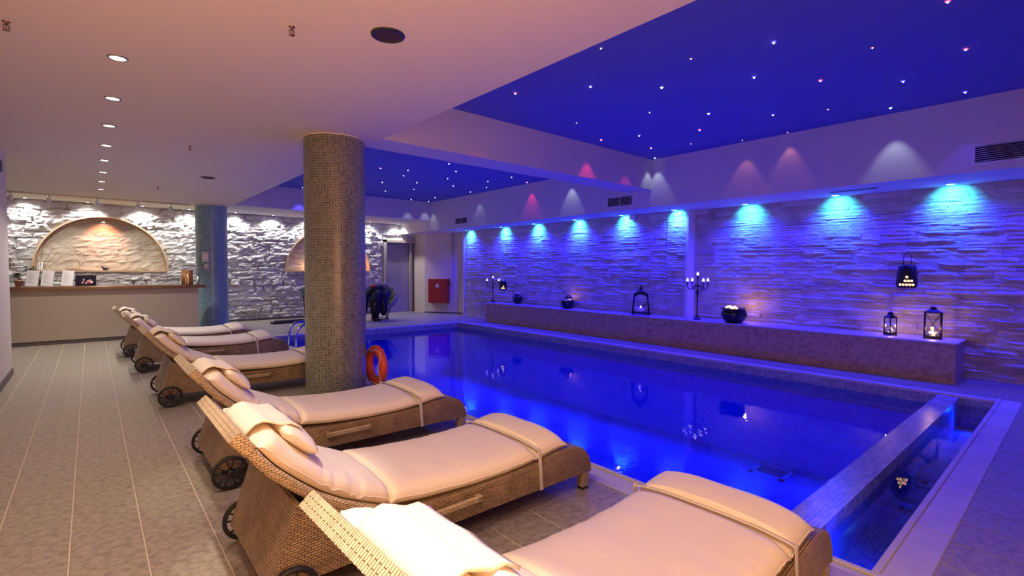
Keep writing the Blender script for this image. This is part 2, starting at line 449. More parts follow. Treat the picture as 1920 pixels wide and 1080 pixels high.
# ceilings
ce = MB().box((XL2-0.1, YN, ZC), (XE, YB+0.4, ZR+0.12))
ceiling = struct('ceiling', ce, 'ceiling_paint')
MB().box((XE, 5.02, ZC), (XF, 5.48, ZR)).build('beam', 'bulkhead_paint', ceiling)
MB().box((XE, 12.4, ZC), (XF, YB+0.4, ZR)).build('beam', 'bulkhead_paint', ceiling)
MB().box((XE, YN, ZC), (XF, -1.2, ZR)).build('beam', 'bulkhead_paint', ceiling)
MB().box((XF, YN, ZS), (8.9, YB+0.4, ZR+0.12)).build('bulkhead', 'bulkhead_paint', ceiling)
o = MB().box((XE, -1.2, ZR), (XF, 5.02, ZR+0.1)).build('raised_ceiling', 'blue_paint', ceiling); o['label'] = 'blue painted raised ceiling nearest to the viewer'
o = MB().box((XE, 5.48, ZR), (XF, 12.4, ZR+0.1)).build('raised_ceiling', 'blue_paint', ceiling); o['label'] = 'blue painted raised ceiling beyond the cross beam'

# ---- back wall of rough white rock with two arched niches
NICHES = [(0.24, 1.145, 1.17), (5.23, 1.19, 1.17)]; NZ = 1.30
def niche_top(x):
    for cx, hw, h in NICHES:
        if abs(x-cx) < hw: return NZ+h*math.sqrt(max(0, 1-((x-cx)/hw)**2))
    return None
bw = MB(); Yb = YB+0.05
xs = [XL2]
for cx, hw, h in NICHES:
    xs += [cx+hw*math.sin(PI/2*t/14) for t in range(-14, 15)]
xs += [6.90]
for a, b in zip(xs[:-1], xs[1:]):
    ta, tb = niche_top((a+b)/2), None
    if ta is None:
        bw.add([(a,Yb,0),(b,Yb,0),(b,Yb,ZC),(a,Yb,ZC)], [(0,1,2,3)])
    else:
        za, zb = niche_top(a) or NZ, niche_top(b) or NZ
        bw.add([(a,Yb,0),(b,Yb,0),(b,Yb,NZ),(a,Yb,NZ)], [(0,1,2,3)])
        bw.add([(a,Yb,za),(b,Yb,zb),(b,Yb,ZC),(a,Yb,ZC)], [(0,1,2,3)])
bw.box((XL2, YB+0.40, 0), (8.8, YB+0.5, ZC))
bw.box((6.85, Yb, 2.27), (8.40, Yb+0.05, ZC))
wall_back = struct('wall_back', bw, 'rock_joint')
def rock(mb, u0, v0, u1, v1, place, depth, rough, nx=5, nz=4, seed=0, clip=None, base=0.0):
    """one hand-cut stone: an uneven front of nx x nz points and sides running back into the joint"""
    pts = []
    j = min(u1-u0, v1-v0)*(0.5 if rough > 0.03 else 0.14)
    r = random.Random(seed)
    cj = [(r.uniform(-j, j), r.uniform(-j, j)) for _ in range(4)]
    for b in range(nz):
        for a in range(nx):
            s_, t = a/(nx-1), b/(nz-1)
            du = (cj[0][0]*(1-s_)+cj[1][0]*s_)*(1-t)+(cj[2][0]*(1-s_)+cj[3][0]*s_)*t
            dv = (cj[0][1]*(1-s_)+cj[1][1]*s_)*(1-t)+(cj[2][1]*(1-s_)+cj[3][1]*s_)*t
            u = u0+(u1-u0)*s_+du*0.5; v = v0+(v1-v0)*t+dv*0.5
            edge = min(s_, 1-s_)*2 > 0.01 and min(t, 1-t)*2 > 0.01
            n = mnoise.noise(Vector((u*9+seed, v*16, seed*1.7)))
            d = depth*(0.55+0.45*(1 if edge else 0))*1.0+rough*n+r.uniform(-1, 1)*rough*0.35
            if clip: u, v = clip(u, v)
            pts.append((u, v, max(0.004, d)+base))
    V = [place(*p) for p in pts]; F = []
    for b in range(nz-1):
        for a in range(nx-1):
            F.append((b*nx+a, b*nx+a+1, (b+1)*nx+a+1, (b+1)*nx+a))
    ring = [a for a in range(nx)]+[b*nx+nx-1 for b in range(1, nz)]+[(nz-1)*nx+a for a in range(nx-2, -1, -1)]+[b*nx for b in range(nz-2, 0, -1)]
    o = len(V)
    for k in ring: V.append(place(pts[k][0], pts[k][1], -0.02))
    m = len(ring)
    for k in range(m):
        F.append((ring[k], o+k, o+(k+1) % m, ring[(k+1) % m]))
    mb.add(V, F)
def arch_clip(u, v):
    for cx, hw, h in NICHES:
        if v > NZ-0.02:
            du, dv = (u-cx)/hw, (v-NZ)/h
            q = math.hypot(du, dv)
            if q < 1.02 and v > NZ:
                if v-NZ < 0.06 and q < 0.97: return u, NZ-0.004
                k = 1.02/max(q, 1e-3); return cx+du*k*hw, NZ+dv*k*h
    return u, v
stones = []
z = 0.0; row = 0
while z < ZC-0.03:
    hgt = rnd.choice((0.08, 0.11, 0.14, 0.17)); 
    if z+hgt > ZC-0.05: hgt = ZC-z
    if z < NZ < z+hgt: hgt = NZ-z
    if hgt < 0.05: z += hgt; continue
    x = XL2-rnd.uniform(0, 0.2)
    while x < 8.35:
        ln = rnd.uniform(0.16, 0.46)*(1.15 if hgt > 0.12 else 1)
        x1 = x+ln; cx_, cz = (x+x1)/2, z+hgt/2
        ok = True
        if x1 > 6.86 and z < 2.28: x1 = min(x1, 6.86)
        if x1-x < 0.05: ok = False
        if z > NZ-0.02:
            n_in = sum(1 for uu in (x, cx_, x1) for vv in (z, cz, z+hgt) if any(((uu-a)/b_)**2+((vv-NZ)/c)**2 < 1 for a, b_, c in NICHES))
            if n_in >= 6: ok = False
        if ok: stones.append((x+0.001, z+0.001, x1-0.001, z+hgt-0.001))
        x = x+ln
        if z < 2.28 and x > 6.86: break
    z += hgt; row += 1
place_b = lambda u, v, d: (u, YB+0.03-d, v)
stones.sort(key=lambda t: in_view_rank(((t[0]+t[2])/2, YB, 1))-0.6*(t[2]-t[0])*(t[3]-t[1])*20 + (50 if (t[1] < 1.0 and t[2] < 1.75) else 0))
rb = MB()
for k, t in enumerate(stones):
    dep = rnd.uniform(0.015, 0.06)
    if k < 300:
        m_ = MB(); rock(m_, *t, place_b, dep, 0.040, nx=7, nz=5, seed=k, clip=arch_clip); m_.build('stone', 'white_rock', wall_back)
    else: rock(rb, *t, place_b, dep, 0.040, nx=7, nz=5, seed=k, clip=arch_clip)
o = rb.build('stones_beyond', 'white_rock', wall_back); o['kind'] = 'stuff'
# niche linings, sills and their rough block backs
for (cx, hw, h), nm in zip(NICHES, ('wide arched niche behind the counter', 'arched niche half hidden by the mosaic column')):
    m_ = MB(); pr = [(cx+hw*math.cos(PI*t/28), NZ+h*math.sin(PI*t/28)) for t in range(29)]
    m_.loft([[(x, YB-0.045, z_) for x, z_ in pr], [(x, YB+0.17, z_) for x, z_ in pr]], closed=False, caps=False, smooth=True)
    m_.loft([[(x, YB-0.045, z_) for x, z_ in pr], [(cx+(x-cx)*1.025, YB-0.04, NZ+(z_-NZ)*1.025) for x, z_ in pr]], closed=False, caps=False)
    m_.box((cx-hw, YB-0.05, NZ-0.03), (cx+hw, YB+0.17, NZ))
    m_.add([(x, YB+0.16, z_) for x, z_ in pr], [tuple(range(29))])
    o = m_.build('niche_lining', 'niche_paint', wall_back); o['label'] = nm
    zz = NZ; q = 0
    while zz < NZ+h-0.08:
        hh = rnd.choice((0.13, 0.18, 0.15)); half = hw*math.sqrt(max(0.02, 1-((zz+hh*0.5-NZ)/h)**2))
        xx = cx-half+0.01
        while xx < cx+half-0.04:
            ll = min(rnd.uniform(0.25, 0.5), cx+half-0.01-xx)
            zt = min(zz+hh, NZ+h*math.sqrt(max(0, 1-((min(abs(xx-cx), abs(xx+ll-cx)))/hw)**2))-0.01)
            if zt-zz > 0.05:
                m_ = MB(); rock(m_, xx+0.004, zz+0.004, xx+ll-0.004, zt-0.004, lambda u, v, d: (u, YB+0.16-d, v), 0.012, 0.024, seed=q+900+int(cx*10)); m_.build('stone', 'niche_rock', wall_back)
            xx += ll; q += 1
        zz += hh
struct('baseboard_back', MB().box((2.4, YB-0.06, 0), (6.86, YB-0.03, 0.05)), 'dark_skirting')

# ---- right wall of split-face stone: near part set back, far part proud
def ledge_wall(Y0, Y1, xf, seed0):
    out = []; z = 0.0
    while z < ZS-0.005:
        hgt = rnd.choice((0.034, 0.042, 0.05, 0.05, 0.06, 0.072))
        if z+hgt > ZS-0.03: hgt = ZS-z
        y = Y0-rnd.uniform(0, 0.3)
        while y < Y1:
            ln = rnd.uniform(0.22, 0.62); a, b = max(y, Y0), min(y+ln, Y1)
            if b-a > 0.03: out.append((a+0.0015, z+0.0015, b-0.0015, z+hgt-0.0015, xf))
            y += ln
        z += hgt
    return out
wr = MB().box((XW+0.0, -1.5, 0), (XW+0.3, 4.79, ZS)).box((8.30, 4.79, 0), (8.7, 11.85, ZS)).box((XW, YN, 0), (XW+0.3, -1.5, ZS))
wall_right = struct('wall_right', wr, 'ledgestone_joint')
ls = ledge_wall(-1.5, 4.75, XW, 0)+ledge_wall(5.2, 11.83, 8.30, 1)+ledge_wall(4.80, 5.2, 8.275, 2)
ls = [t for t in ls if not (t[1] < 0.44 and t[0] > 1.05 and t[2] < 10.2)]
ls.sort(key=lambda t: in_view_rank((t[4], (t[0]+t[2])/2, 1.3))/((t[2]-t[0])*(t[3]-t[1]))**0.5*0.16)
rb = MB()
for k, (a, zz, b, z1, xf) in enumerate(ls):
    pl = (lambda xf: (lambda u, v, d: (xf-d, u, v)))(xf)
    dep = rnd.choice((0.006, 0.010, 0.015, 0.022)); m_ = MB() if k < 300 else rb
    def flip(u, v, d, pl=pl): return pl(u, v, d)
    rock(m_, a, zz, b, z1, flip, dep, 0.009, nx=6, nz=3, seed=k)
    if k < 300: m_.build('stone', 'ledgestone' if rnd.random() < 0.62 else 'ledgestone_tan', wall_right)
    elif False: pass
o = rb.build('stones_beyond', 'ledgestone', wall_right); o['kind'] = 'stuff'
struct('trim_1', MB().box((8.24, 4.745, 0.5), (XW+0.01, 4.797, ZS)), 'bulkhead_paint')
struct('trim_2', MB().box((8.26, 11.83, 0), (8.6, 11.87, ZS)), 'bulkhead_paint')
wf = MB().prism([(7.97, 13.55), (8.58, 12.62), (8.62, 12.15), (8.52, 11.87), (8.9, 11.87), (8.9, 14.3), (7.99, 14.3)], 0, ZS, 'z')
struct('wall_right_beyond', wf, 'wall_paint')
struct('baseboard_right', MB().prism([(7.962, 13.545), (8.572, 12.615), (8.61, 12.15), (8.62, 12.15), (8.58, 12.62), (7.97, 13.56)], 0, 0.035, 'z'), 'dark_skirting')

# ---- door
d1 = thing('door_1', None, None, (7.5, YB, 0)); d1['kind'] = 'structure'
MB().box((-0.50, 0.10, 0.005), (0.30, 0.14, 2.16), bev=0.004).build('leaf', 'door_paint', d1)
m_ = MB().box((-0.60, -0.06, 0), (-0.52, 0.14, 2.27)).box((0.55, -0.06, 0), (0.66, 0.14, 2.27)).box((-0.60, -0.06, 2.19), (0.66, 0.14, 2.27)).box((0.31, 0.02, 0), (0.40, 0.16, 2.19))
m_.build('frame', 'door_frame_paint', d1)
MB().box((-0.66, 0.15, 0), (0.9, 0.2, 2.27)).build('jamb_lining', 'door_paint', d1)
MB().box((-0.25, 0.092, 1.60), (0.02, 0.10, 1.66), bev=0.004).build('sign_plate', 'satin_metal', d1)
m_ = MB().box((-0.47, 0.06, 1.0), (-0.36, 0.075, 1.02)).box((-0.46, 0.07, 1.0), (-0.445, 0.10, 1.02)); m_.build('handle', 'satin_metal', d1)
struct('wall_back_return', MB().box((8.16, YB-0.02, 0), (8.40, YB+0.3, 2.27)), 'door_paint')

# ================================================================ POOL
pool = thing('swimming_pool', 'indoor swimming pool lined with blue mosaic, edged by pale stone slabs', 'pool', (0, 0, 0))
def slab_run(x0, y0, x1, y1, along, step, lip=None):
    n = max(1, round(((x1-x0) if along == 'x' else (y1-y0))/step)); 
    for k in range(n):
        if along == 'x': a = (x0+(x1-x0)*k/n+0.001, y0, -0.03); b = (x0+(x1-x0)*(k+1)/n-0.001, y1, 0.002)
        else: a = (x0, y0+(y1-y0)*k/n+0.001, -0.03); b = (x1, y0+(y1-y0)*(k+1)/n-0.001, 0.002)
        m_ = MB().box(a, b, bev=0.003)
        if lip == 'y1': m_.box((a[0], b[1]-0.032, 0.0), (b[0], b[1], 0.010), bev=0.003)
        if lip == 'x1': m_.box((b[0]-0.032, a[1], 0.0), (b[0], b[1], 0.010), bev=0.003)
        m_.build('coping_slab', 'coping_stone', pool)
slab_run(HX0, HY0, PX0, HY1, 'y', 0.62, 'x1')
slab_run(PX0, HY0, HX1, GY0, 'x', 0.66, 'y1')
slab_run(PX1, GY0, HX1, HY1, 'y', 0.66)
slab_run(PX0, PY1, PX1, HY1, 'x', 0.66)
for nm, a, b in (('basin_wall', (PX0-0.1, PY0, -1.35), (PX0, PY1, -0.03)), ('basin_wall', (PX1, GY0-0.05, -1.35), (PX1+0.1, PY1+0.1, -0.03)),
                 ('basin_wall', (PX0-0.1, PY1, -1.35), (PX1, PY1+0.1, -0.03))):
    MB().box(a, (b[0], b[1], -0.30)).build(nm, 'basin_mosaic', pool)
    MB().box((a[0], a[1], -0.30), b).build('waterline_band', 'waterline_mosaic', pool)
MB().box((PX0-0.1, PY0-0.1, -1.4), (PX1+0.1, PY1+0.1, -1.32)).build('basin_floor', 'basin_mosaic', pool)
MB().box((PX0, GY1, -1.35), (PX1, PY0, -0.018)).build('divider_wall', 'pool_mosaic', pool)
MB().box((PX0-0.1, GY0-0.1, -0.40), (PX1, GY1, -0.33)).build('channel_floor', 'pool_mosaic', pool)
MB().box((PX0-0.1, GY0-0.1, -0.35), (PX1, GY0, -0.03)).box((PX0-0.1, GY0, -0.35), (PX0, PY0, -0.03)).build('channel_wall', 'pool_mosaic', pool)
# drain grate and channel inlets
g_ = thing('drain_grate', 'white square drain grate on the pool floor', None, (6.62, 2.45, -1.32)); g_.parent = pool
m_ = MB().box((0, 0, 0), (0.42, 0.05, 0.02)).box((0, 0.38, 0), (0.42, 0.43, 0.02)).box((0, 0, 0), (0.05, 0.43, 0.02)).box((0.37, 0, 0), (0.42, 0.43, 0.02))
m_.build('frame', 'white_plastic', g_)
for k in range(6): MB().box((0.062+k*0.052, 0.05, 0), (0.082+k*0.052, 0.38, 0.015)).build('slat', 'satin_metal', g_)
t_ = thing('water_inlet', 'white round slotted inlet in the shallow channel', None, (4.98, 0.80, -0.33)); t_.parent = pool
MB().lathe([(0.0, 0.0), (0.055, 0.0), (0.055, 0.006), (0.03, 0.014), (0.0, 0.014)][::-1], 20).build('cap', 'white_plastic', t_)
for k in range(5): MB().box((-0.03+k*0.014, -0.018, 0.0145), (-0.024+k*0.014, 0.018, 0.016)).build('slot', 'vent_dark', t_)
t_ = thing('channel_fitting', 'small pale metal fitting on the channel floor', None, (4.36, 0.80, -0.33)); t_.parent = pool
MB().lathe([(0.0, 0.0), (0.03, 0.0), (0.03, 0.008), (0.0, 0.010)][::-1], 14).build('cap', 'chrome', t_)
pw = MB().add([(PX0, PY0, WZ), (PX1, PY0, WZ), (PX1, PY1, WZ), (PX0, PY1, WZ)], [(0, 1, 2, 3)]).build('pool_water', 'pool_water')
tag(pw, 'still blue lit water of the large pool', 'water', kind='stuff')
pw = MB().add([(PX0, GY0, -0.10), (PX1, GY0, -0.10), (PX1, GY1, -0.10), (PX0, GY1, -0.10)], [(0, 1, 2, 3)]).build('channel_water', 'gutter_water')
tag(pw, 'shallow clear water in the narrow channel beside the pool', 'water', kind='stuff')

# stone ledge along the wall
PF = 7.86
lt = thing('stone_ledge', 'long brown marbled stone bench ledge under the lanterns by the stone wall', 'ledge', (0, 0, 0))
MB().box((PF+0.01, 1.02, 0), (XW-0.045, 4.74, 0.475)).build('front_panel', 'ledge_stone', lt); MB().box((PF+0.01, 4.74, 0), (8.20, 10.27, 0.475)).build('front_panel', 'ledge_stone', lt)
ys = [1.0, 2.33, 3.66, 4.74, 6.2, 7.6, 9.0, 10.29]
for a, b in zip(ys[:-1], ys[1:]):
    xb = XW-0.04 if b < 4.8 else 8.235
    MB().box((PF-0.012, a+0.0008, 0.475), (xb, b-0.0008, 0.5), bev=0.006).build('top_slab', 'ledge_top_stone', lt)

# ---- mosaic columns
for (cx, cy_, r, m_n, lb) in ((2.061, 5.422, 0.318, 'column_mosaic', 'tall round column of small olive grey mosaic tiles beside the loungers'),
                              (2.09, 12.884, 0.31, 'column_mosaic_blue', 'far round column of blue grey mosaic tiles at the counter end')):
    c_ = thing('mosaic_column', lb, 'column', (cx, cy_, 0))
    MB().lathe([(r, 0.0), (r, ZC)], 64, uvr=r, cap=False).build('shaft', m_n, c_)
    MB().lathe([(r-0.002, ZC-0.012), (r+0.006, ZC-0.012), (r+0.006, ZC), (r-0.002, ZC)], 64, cap=False).build('top_joint', 'ceiling_paint', c_)

# ================================================================ LAMPS AND CEILING FITTINGS
def downlight(x, y, z, lens, label, group, power, color, cone, aim=None, r=0.045, blend=0.5, lampoff=0.02, size=0.03):
    t = thing('recessed_downlight', label, 'ceiling light', (x, y, z), 0, group)
    MB().lathe([(r, 0.001), (r+0.014, 0.001), (r+0.014, -0.004), (r+0.003, -0.008), (r, -0.004)], 20, cap=False).build('rim', 'satin_metal', t)
    MB().lathe([(0.0, -0.002), (r, -0.002)], 16, cap=False).build('lens', lens, t)
    if power: lamp('SPOT', (x, y, z-lampoff), power, color, aim=aim or (x, y, 0), cone=cone, blend=blend, size=size, name='downlight_lamp')
    return t
ys = [4.283+1.035*k for k in range(8)]
for k, y in enumerate(ys):
    downlight(0.168, y, ZC, 'lamp_lens_warm', '%s of the eight warm downlights in the row over the walkway, counted from the viewer' % ORD[k], 'warm downlights over the walkway', P_DOWN*(1.0, 1, 1, 1.1, 1.5, 2.2, 3.2, 3.8)[k], (0.98, 0.78, 0.54) if k < 4 else (1, 0.92, 0.82), 115)
for k in range(1, 6):
    y = 4.283-1.035*k
    lamp('SPOT', (0.168, y, ZC-0.02), P_DOWN*(2.2 if k == 3 else 1.2), (1.0, 0.80, 0.58), aim=(0.168, y, 0), cone=115, blend=0.5, size=0.03, name='downlight_lamp')
for (y, ly, p_) in ((1.178, 1.0, 260), (2.213, 2.33, 130), (4.283, 3.75, 55)):
    lamp('SPOT', (0.168, y, ZC-0.03), p_, (1.0, 0.93, 0.86), aim=(0.56, ly, 0.66), cone=26, blend=0.7, size=0.03, name='downlight_beam')
WX = [-0.98, -0.02, 0.93, 1.82, 2.80, 3.68, 4.60, 5.50, 6.38, 7.30]
for k, x in enumerate(WX):
    if x in (4.60, 5.50):
        lamp('SPOT', (x, YB-0.20, ZC-0.02), P_STONE, (1.0, 0.98, 0.95), aim=(x, YB-0.05, 0.8), cone=125, blend=0.5, size=0.03, name='downlight_lamp'); continue
    lb = '%s white downlight from the left grazing the rough white back wall' % ORD[k if k < 6 else k-2]
    downlight(x, YB-0.20, ZC, 'lamp_lens_white', lb, 'white downlights along the rough back wall', P_STONE, (1.0, 0.98, 0.95), 125, aim=(x, YB-0.05, 0.8), r=0.04)
BL = [(8.12, 11.52), (8.12, 9.97), (8.12, 8.72), (8.12, 7.40), (8.12, 6.15), (8.12, 4.97), (8.27, 3.75), (8.27, 2.45), (8.27, 1.18), (8.27, -0.1)]
for k, (x, y) in enumerate(BL):
    if k == 9: lb = 'blue downlight beyond the right edge of the picture'
    else: lb = '%s of the nine blue downlights over the split stone wall, counted from the left' % ORD[k]
    downlight(x, y, ZS, 'lamp_lens_blue', lb, 'blue downlights over the split stone wall', P_BLUE, (0.016, 0.003, 1.0), 150, aim=(x-0.55, y, 0.0), r=0.05, blend=0.9, size=0.02)
    lamp('SPOT', (x, y, ZS-0.02), P_BLUE*0.17, (0.04, 0.62, 1.0), aim=(x+0.24, y, ZS-0.20), cone=112, blend=1.0, size=0.02, name='downlight_core')

NS = [(3.56, 4.13, 'r'), (4.02, 3.46, 'b'), (4.61, 2.99, 'w'), (4.19, 2.42, 'o'), (5.22, 3.55, 'o'), (4.88, 4.43, 'o'), (5.77, 4.75, 'r'), (5.99, 4.24, 'b'), (6.73, 4.54, 'r'), (7.38, 4.90, 'w'), (6.37, 3.53, 'r'), (6.97, 4.0, 'o'), (5.8, 3.1, 'w'), (4.41, 1.79, 'b'), (5.05, 2.23, 'b'), (5.64, 1.83, 'r'), (5.16, 1.28, 'o'), (4.68, 0.72, 'r'), (5.79, 0.76, 'r'), (6.28, 1.29, 'b'), (7.15, 0.93, 'b'), (7.20, 1.59, 'w'), (6.71, 2.09, 'o'), (6.43, 2.6, 'b'), (7.40, 2.79, 'o'), (7.34, 3.39, 'o'), (3.41, 2.82, 'o')]
FS = [(4.24, 8.84, 'r'), (4.95, 10.24, 'w'), (5.55, 11.31, 'w'), (4.93, 9.22, 'w'), (4.73, 8.67, 'w'), (5.54, 9.75, 'w'), (5.94, 10.6, 'b'), (5.77, 8.87, 'b'), (5.0, 7.64, 'w'), (5.49, 8.14, 'w'), (6.37, 9.56, 'w'), (7.19, 10.03, 'w'), (6.61, 8.57, 'r'), (7.06, 9.2, 'b'), (6.69, 7.87, 'w'), (7.04, 11.43, 'w'), (7.33, 8.1, 'r'), (7.25, 6.9, 'w'), (3.85, 12.15, 'b'), (6.75, 12.2, 'w'), (7.3, 12.2, 'w')]
CN = {'r': 'red', 'b': 'blue', 'w': 'white', 'o': 'orange'}
star_rim = star_lens = None
yaw = math.radians(40.48)
def bearing(p): return math.atan2(p[0], p[1])
for lst, place in ((NS, 'near'), (FS, 'far')):
    cnt = {}
    for (x, y, c) in sorted(lst, key=bearing):
        cnt[c] = cnt.get(c, 0)+1
        lb = '%s %s star light from the left in the %s blue ceiling' % (ORD[cnt[c]-1], CN[c], 'nearer' if place == 'near' else 'farther')
        t = thing('star_light', lb, 'star light', (x, y, ZR), 0, 'star lights in the %s blue ceiling' % ('nearer' if place == 'near' else 'farther'))
        if star_rim is None:
            o = MB().lathe([(0.010, 0.001), (0.023, 0.001), (0.023, -0.002), (0.010, -0.003)], 12, cap=False).build('rim', 'satin_metal', t); star_rim = o.data
        else:
            o = bpy.data.objects.new('rim', star_rim); COL.objects.link(o); o.parent = t
        sz = {'o': 0.010, 'w': 0.017, 'b': 0.020, 'r': 0.018}[c]*(1 if place == 'near' else 0.9)
        MB().sphere((0, 0, -0.002), sz, 10, sq=(1, 1, 0.5)).build('lens', 'star_'+CN[c], t)
        MB().sphere((0, 0, -0.002-sz*0.45), sz*0.42, 8).build('led', 'star_led', t)
STAR_SPOTS = [(5.77, 4.86, 'r', 3.6), (6.73, 4.82, 'r', 2.2), (7.36, 4.90, 'w', 1.5), (7.30, 1.59, 'w', 3.0), (7.38, 2.79, 'o', 1.0), (7.34, 3.39, 'o', 1.2), (7.22, 0.93, 'b', 3.4),
              (7.36, 8.1, 'r', 2.6), (7.34, 6.9, 'w', 2.2), (3.85, 12.2, 'b', 16), (6.75, 12.22, 'w', 1.6), (7.3, 12.24, 'w', 1.6), (7.34, 10.03, 'w', 0.9), (7.3, 0.2, 'w', 2.0), (3.7, 4.8, 'r', 1.0)]
SC = {'r': (1, 0.03, 0.10), 'b': (0.08, 0.06, 1), 'w': (0.75, 0.9, 1.0), 'o': (1, 0.35, 0.15)}
for x, y, c, p in STAR_SPOTS:
    lamp('SPOT', (x, y, ZR-0.02), P_STAR*p, SC[c], aim=(x, y, 0), cone=62, blend=0.5, size=0.01, name='star_lamp')

# ceiling speakers, sprinklers
def speaker(x, y, lb, r=0.095):
    t = thing('ceiling_speaker', lb, 'speaker', (x, y, ZC))
    MB().lathe([(r*0.80, -0.003), (r*0.86, -0.010), (r, -0.006), (r*1.02, 0.0)], 32, cap=False).build('rim', 'speaker_rim', t)
    MB().lathe([(0.0, -0.004), (r*0.80, -0.003)], 28, cap=False).build('grille', 'speaker_mesh', t)
speaker(1.39, 2.79, 'dark round speaker in the cream ceiling above the near loungers', 0.10)
speaker(1.415, 8.93, 'dark round speaker in the cream ceiling in front of the far column', 0.10)
def sprinkler(x, y, lb):
    t = thing('sprinkler_head', lb, 'sprinkler', (x, y, ZC))
    MB().lathe([(0.018, 0.0), (0.018, -0.004), (0.008, -0.006), (0.007, -0.018), (0.0, -0.018)], 12, cap=False).build('body', 'brass', t)
    m_ = MB()
    for s_ in (-1, 1): m_.tube([(s_*0.006, 0, -0.016), (s_*0.015, 0, -0.028), (s_*0.010, 0, -0.042), (0, 0, -0.048)], 0.0028, 6)
    m_.tube([(0, 0, -0.018), (0, 0, -0.040)], 0.003, 6); m_.build('yoke', 'brass', t)
    MB().lathe([(0.0, -0.052), (0.016, -0.051), (0.016, -0.048), (0.0, -0.048)], 12, cap=False).build('deflector', 'brass', t)
sprinkler(0.92, 3.064, 'small brass sprinkler head in the ceiling nearest the viewer')
sprinkler(0.90, 6.79, 'small brass sprinkler head in the middle of the cream ceiling')
sprinkler(0.913, 10.5, 'small sprinkler head in the cream ceiling near the counter')
sprinkler(-0.34, 4.08, 'small dark ceiling sprinkler at the top left corner of the picture')

# vents
def vent(lb, y0, y1, z0, z1, n, cols=2):
    t = thing('air_vent', lb, 'vent', (XF, y0, z0)); W, H = y1-y0, z1-z0; b = 0.028
    m_ = MB().box((-0.012, 0, 0), (-0.001, W, b), bev=0.002).box((-0.012, 0, H-b), (-0.001, W, H), bev=0.002).box((-0.012, 0, b), (-0.001, b, H-b)).box((-0.012, W-b, b), (-0.001, W, H-b))
    if cols == 2: m_.box((-0.011, W/2-0.006, b), (-0.002, W/2+0.006, H-b))
    m_.build('frame', 'vent_white', t)
    MB().box((-0.003, b, b), (-0.0015, W-b, H-b)).build('backing', 'vent_dark', t)
    for k in range(n):
        z = b+(H-2*b)*(k+0.6)/n
        MB().add([(-0.011, b, z-0.002), (-0.004, b, z+0.004), (-0.004, W-b, z+0.004), (-0.011, W-b, z-0.002), (-0.011, b, z-0.0035), (-0.011, W-b, z-0.0035)], [(0, 1, 2, 3), (4, 0, 3, 5)]).build('slat', 'vent_white', t)
vent('white framed slatted air vent at the right edge above the stone wall', 0.05, 0.90, 2.53, 2.765, 8)
vent('slatted air vent in the bulkhead beside the end of the cross beam', 5.40, 6.0, 2.52, 2.735, 7)
vent('small slatted air vent in the bulkhead near the far door', 10.54, 11.13, 2.545, 2.745, 6)
t = thing('slot_diffuser', 'long thin slot diffuser in the blue lit soffit', 'vent', (7.92, 2.14, ZS))
MB().box((-0.04, -0.29, -0.006), (0.04, 0.29, -0.0005), bev=0.002).build('frame', 'satin_metal', t)
for s_ in (-1, 1): MB().box((s_*0.016-0.009, -0.27, -0.008), (s_*0.016+0.009, 0.27, -0.005)).build('slot', 'vent_dark', t)
t = thing('air_vent', 'small air vent high on the cream wall at the left edge', 'vent', (XL, 8.05, 2.44))
MB().box((0.001, 0, 0), (0.012, 0.3, 0.18), bev=0.003).build('frame', 'vent_white', t)
for k in range(6): MB().box((0.012, 0.02, 0.02+k*0.024), (0.016, 0.28, 0.034+k*0.024)).build('slat', 'vent_dark', t)
t = thing('motion_detector', 'small white detector under the soffit between two blue lamps', 'detector', (8.24, 5.96, ZS-0.07))
MB().box((-0.03, -0.07, -0.03), (0.03, 0.07, 0.07), bev=0.012).build('body', 'white_plastic', t)
MB().box((-0.034, -0.04, -0.018), (-0.03, 0.04, 0.01), bev=0.002).build('lens', 'print_grey', t)

# track light over the counter
tk = thing('track_light', 'ceiling track rail with five small adjustable spots before the rough wall', 'track light', (0, 12.93, ZC))
MB().box((-1.9, -0.018, -0.030), (1.675, 0.018, 0.0)).build('rail', 'satin_metal', tk)
for k, (x, ax) in enumerate(((-1.09, -0.1), (-0.575, 0.25), (0.13, 0.0), (0.775, 0.1), (1.34, 0.35))):
    T = Matrix.Translation((x, 0, -0.03))
    hd = MB().tube([(0, 0, 0), (0, 0, -0.05)], 0.012, 8, T=T)
    R_ = Matrix.Translation((x, 0.01, -0.10)) @ Matrix.Rotation(0.55, 4, 'X') @ Matrix.Rotation(-ax, 4, 'Y')
    hd.lathe([(0.012, 0.05), (0.026, 0.045), (0.030, 0.0), (0.042, -0.035), (0.036, -0.036), (0.0, -0.02)][::-1], 16, T=R_, cap=False)
    o = hd.build('spot_head', 'chrome', tk)
    MB().lathe([(0.0, -0.034), (0.034, -0.034)], 14, T=R_, cap=False).build('lens', 'lamp_lens_white', o)
    lamp('SPOT', (x, 13.0, ZC-0.18), P_TRACK, (1.0, 0.95, 0.88), aim=(x+ax*1.5, YB, 1.3), cone=70, name='track_lamp')
nl = thing('niche_lamp', 'small chrome lamp under the top of the wide arched niche', 'lamp', (0.24, YB+0.05, NZ+1.165))
MB().tube([(0, 0, 0.01), (0, 0, -0.05)], 0.01, 8).lathe([(0.02, -0.04), (0.03, -0.06), (0.035, -0.10), (0.0, -0.10)], 14, cap=False).build('body', 'chrome', nl)
MB().lathe([(0.0, -0.101), (0.028, -0.101)], 12, cap=False).build('lens', 'lamp_lens_white', nl)
lamp('SPOT', (0.24, YB-0.20, NZ+1.06), 34, (1.0, 0.30, 0.16), aim=(0.24, YB+0.2, NZ+0.62), cone=92, blend=0.8, name='niche_lamp_light')
lamp('POINT', (4.6, YB+0.02, NZ+0.12), 2.0, (1.0, 0.45, 0.2), size=0.02, name='niche_glow')
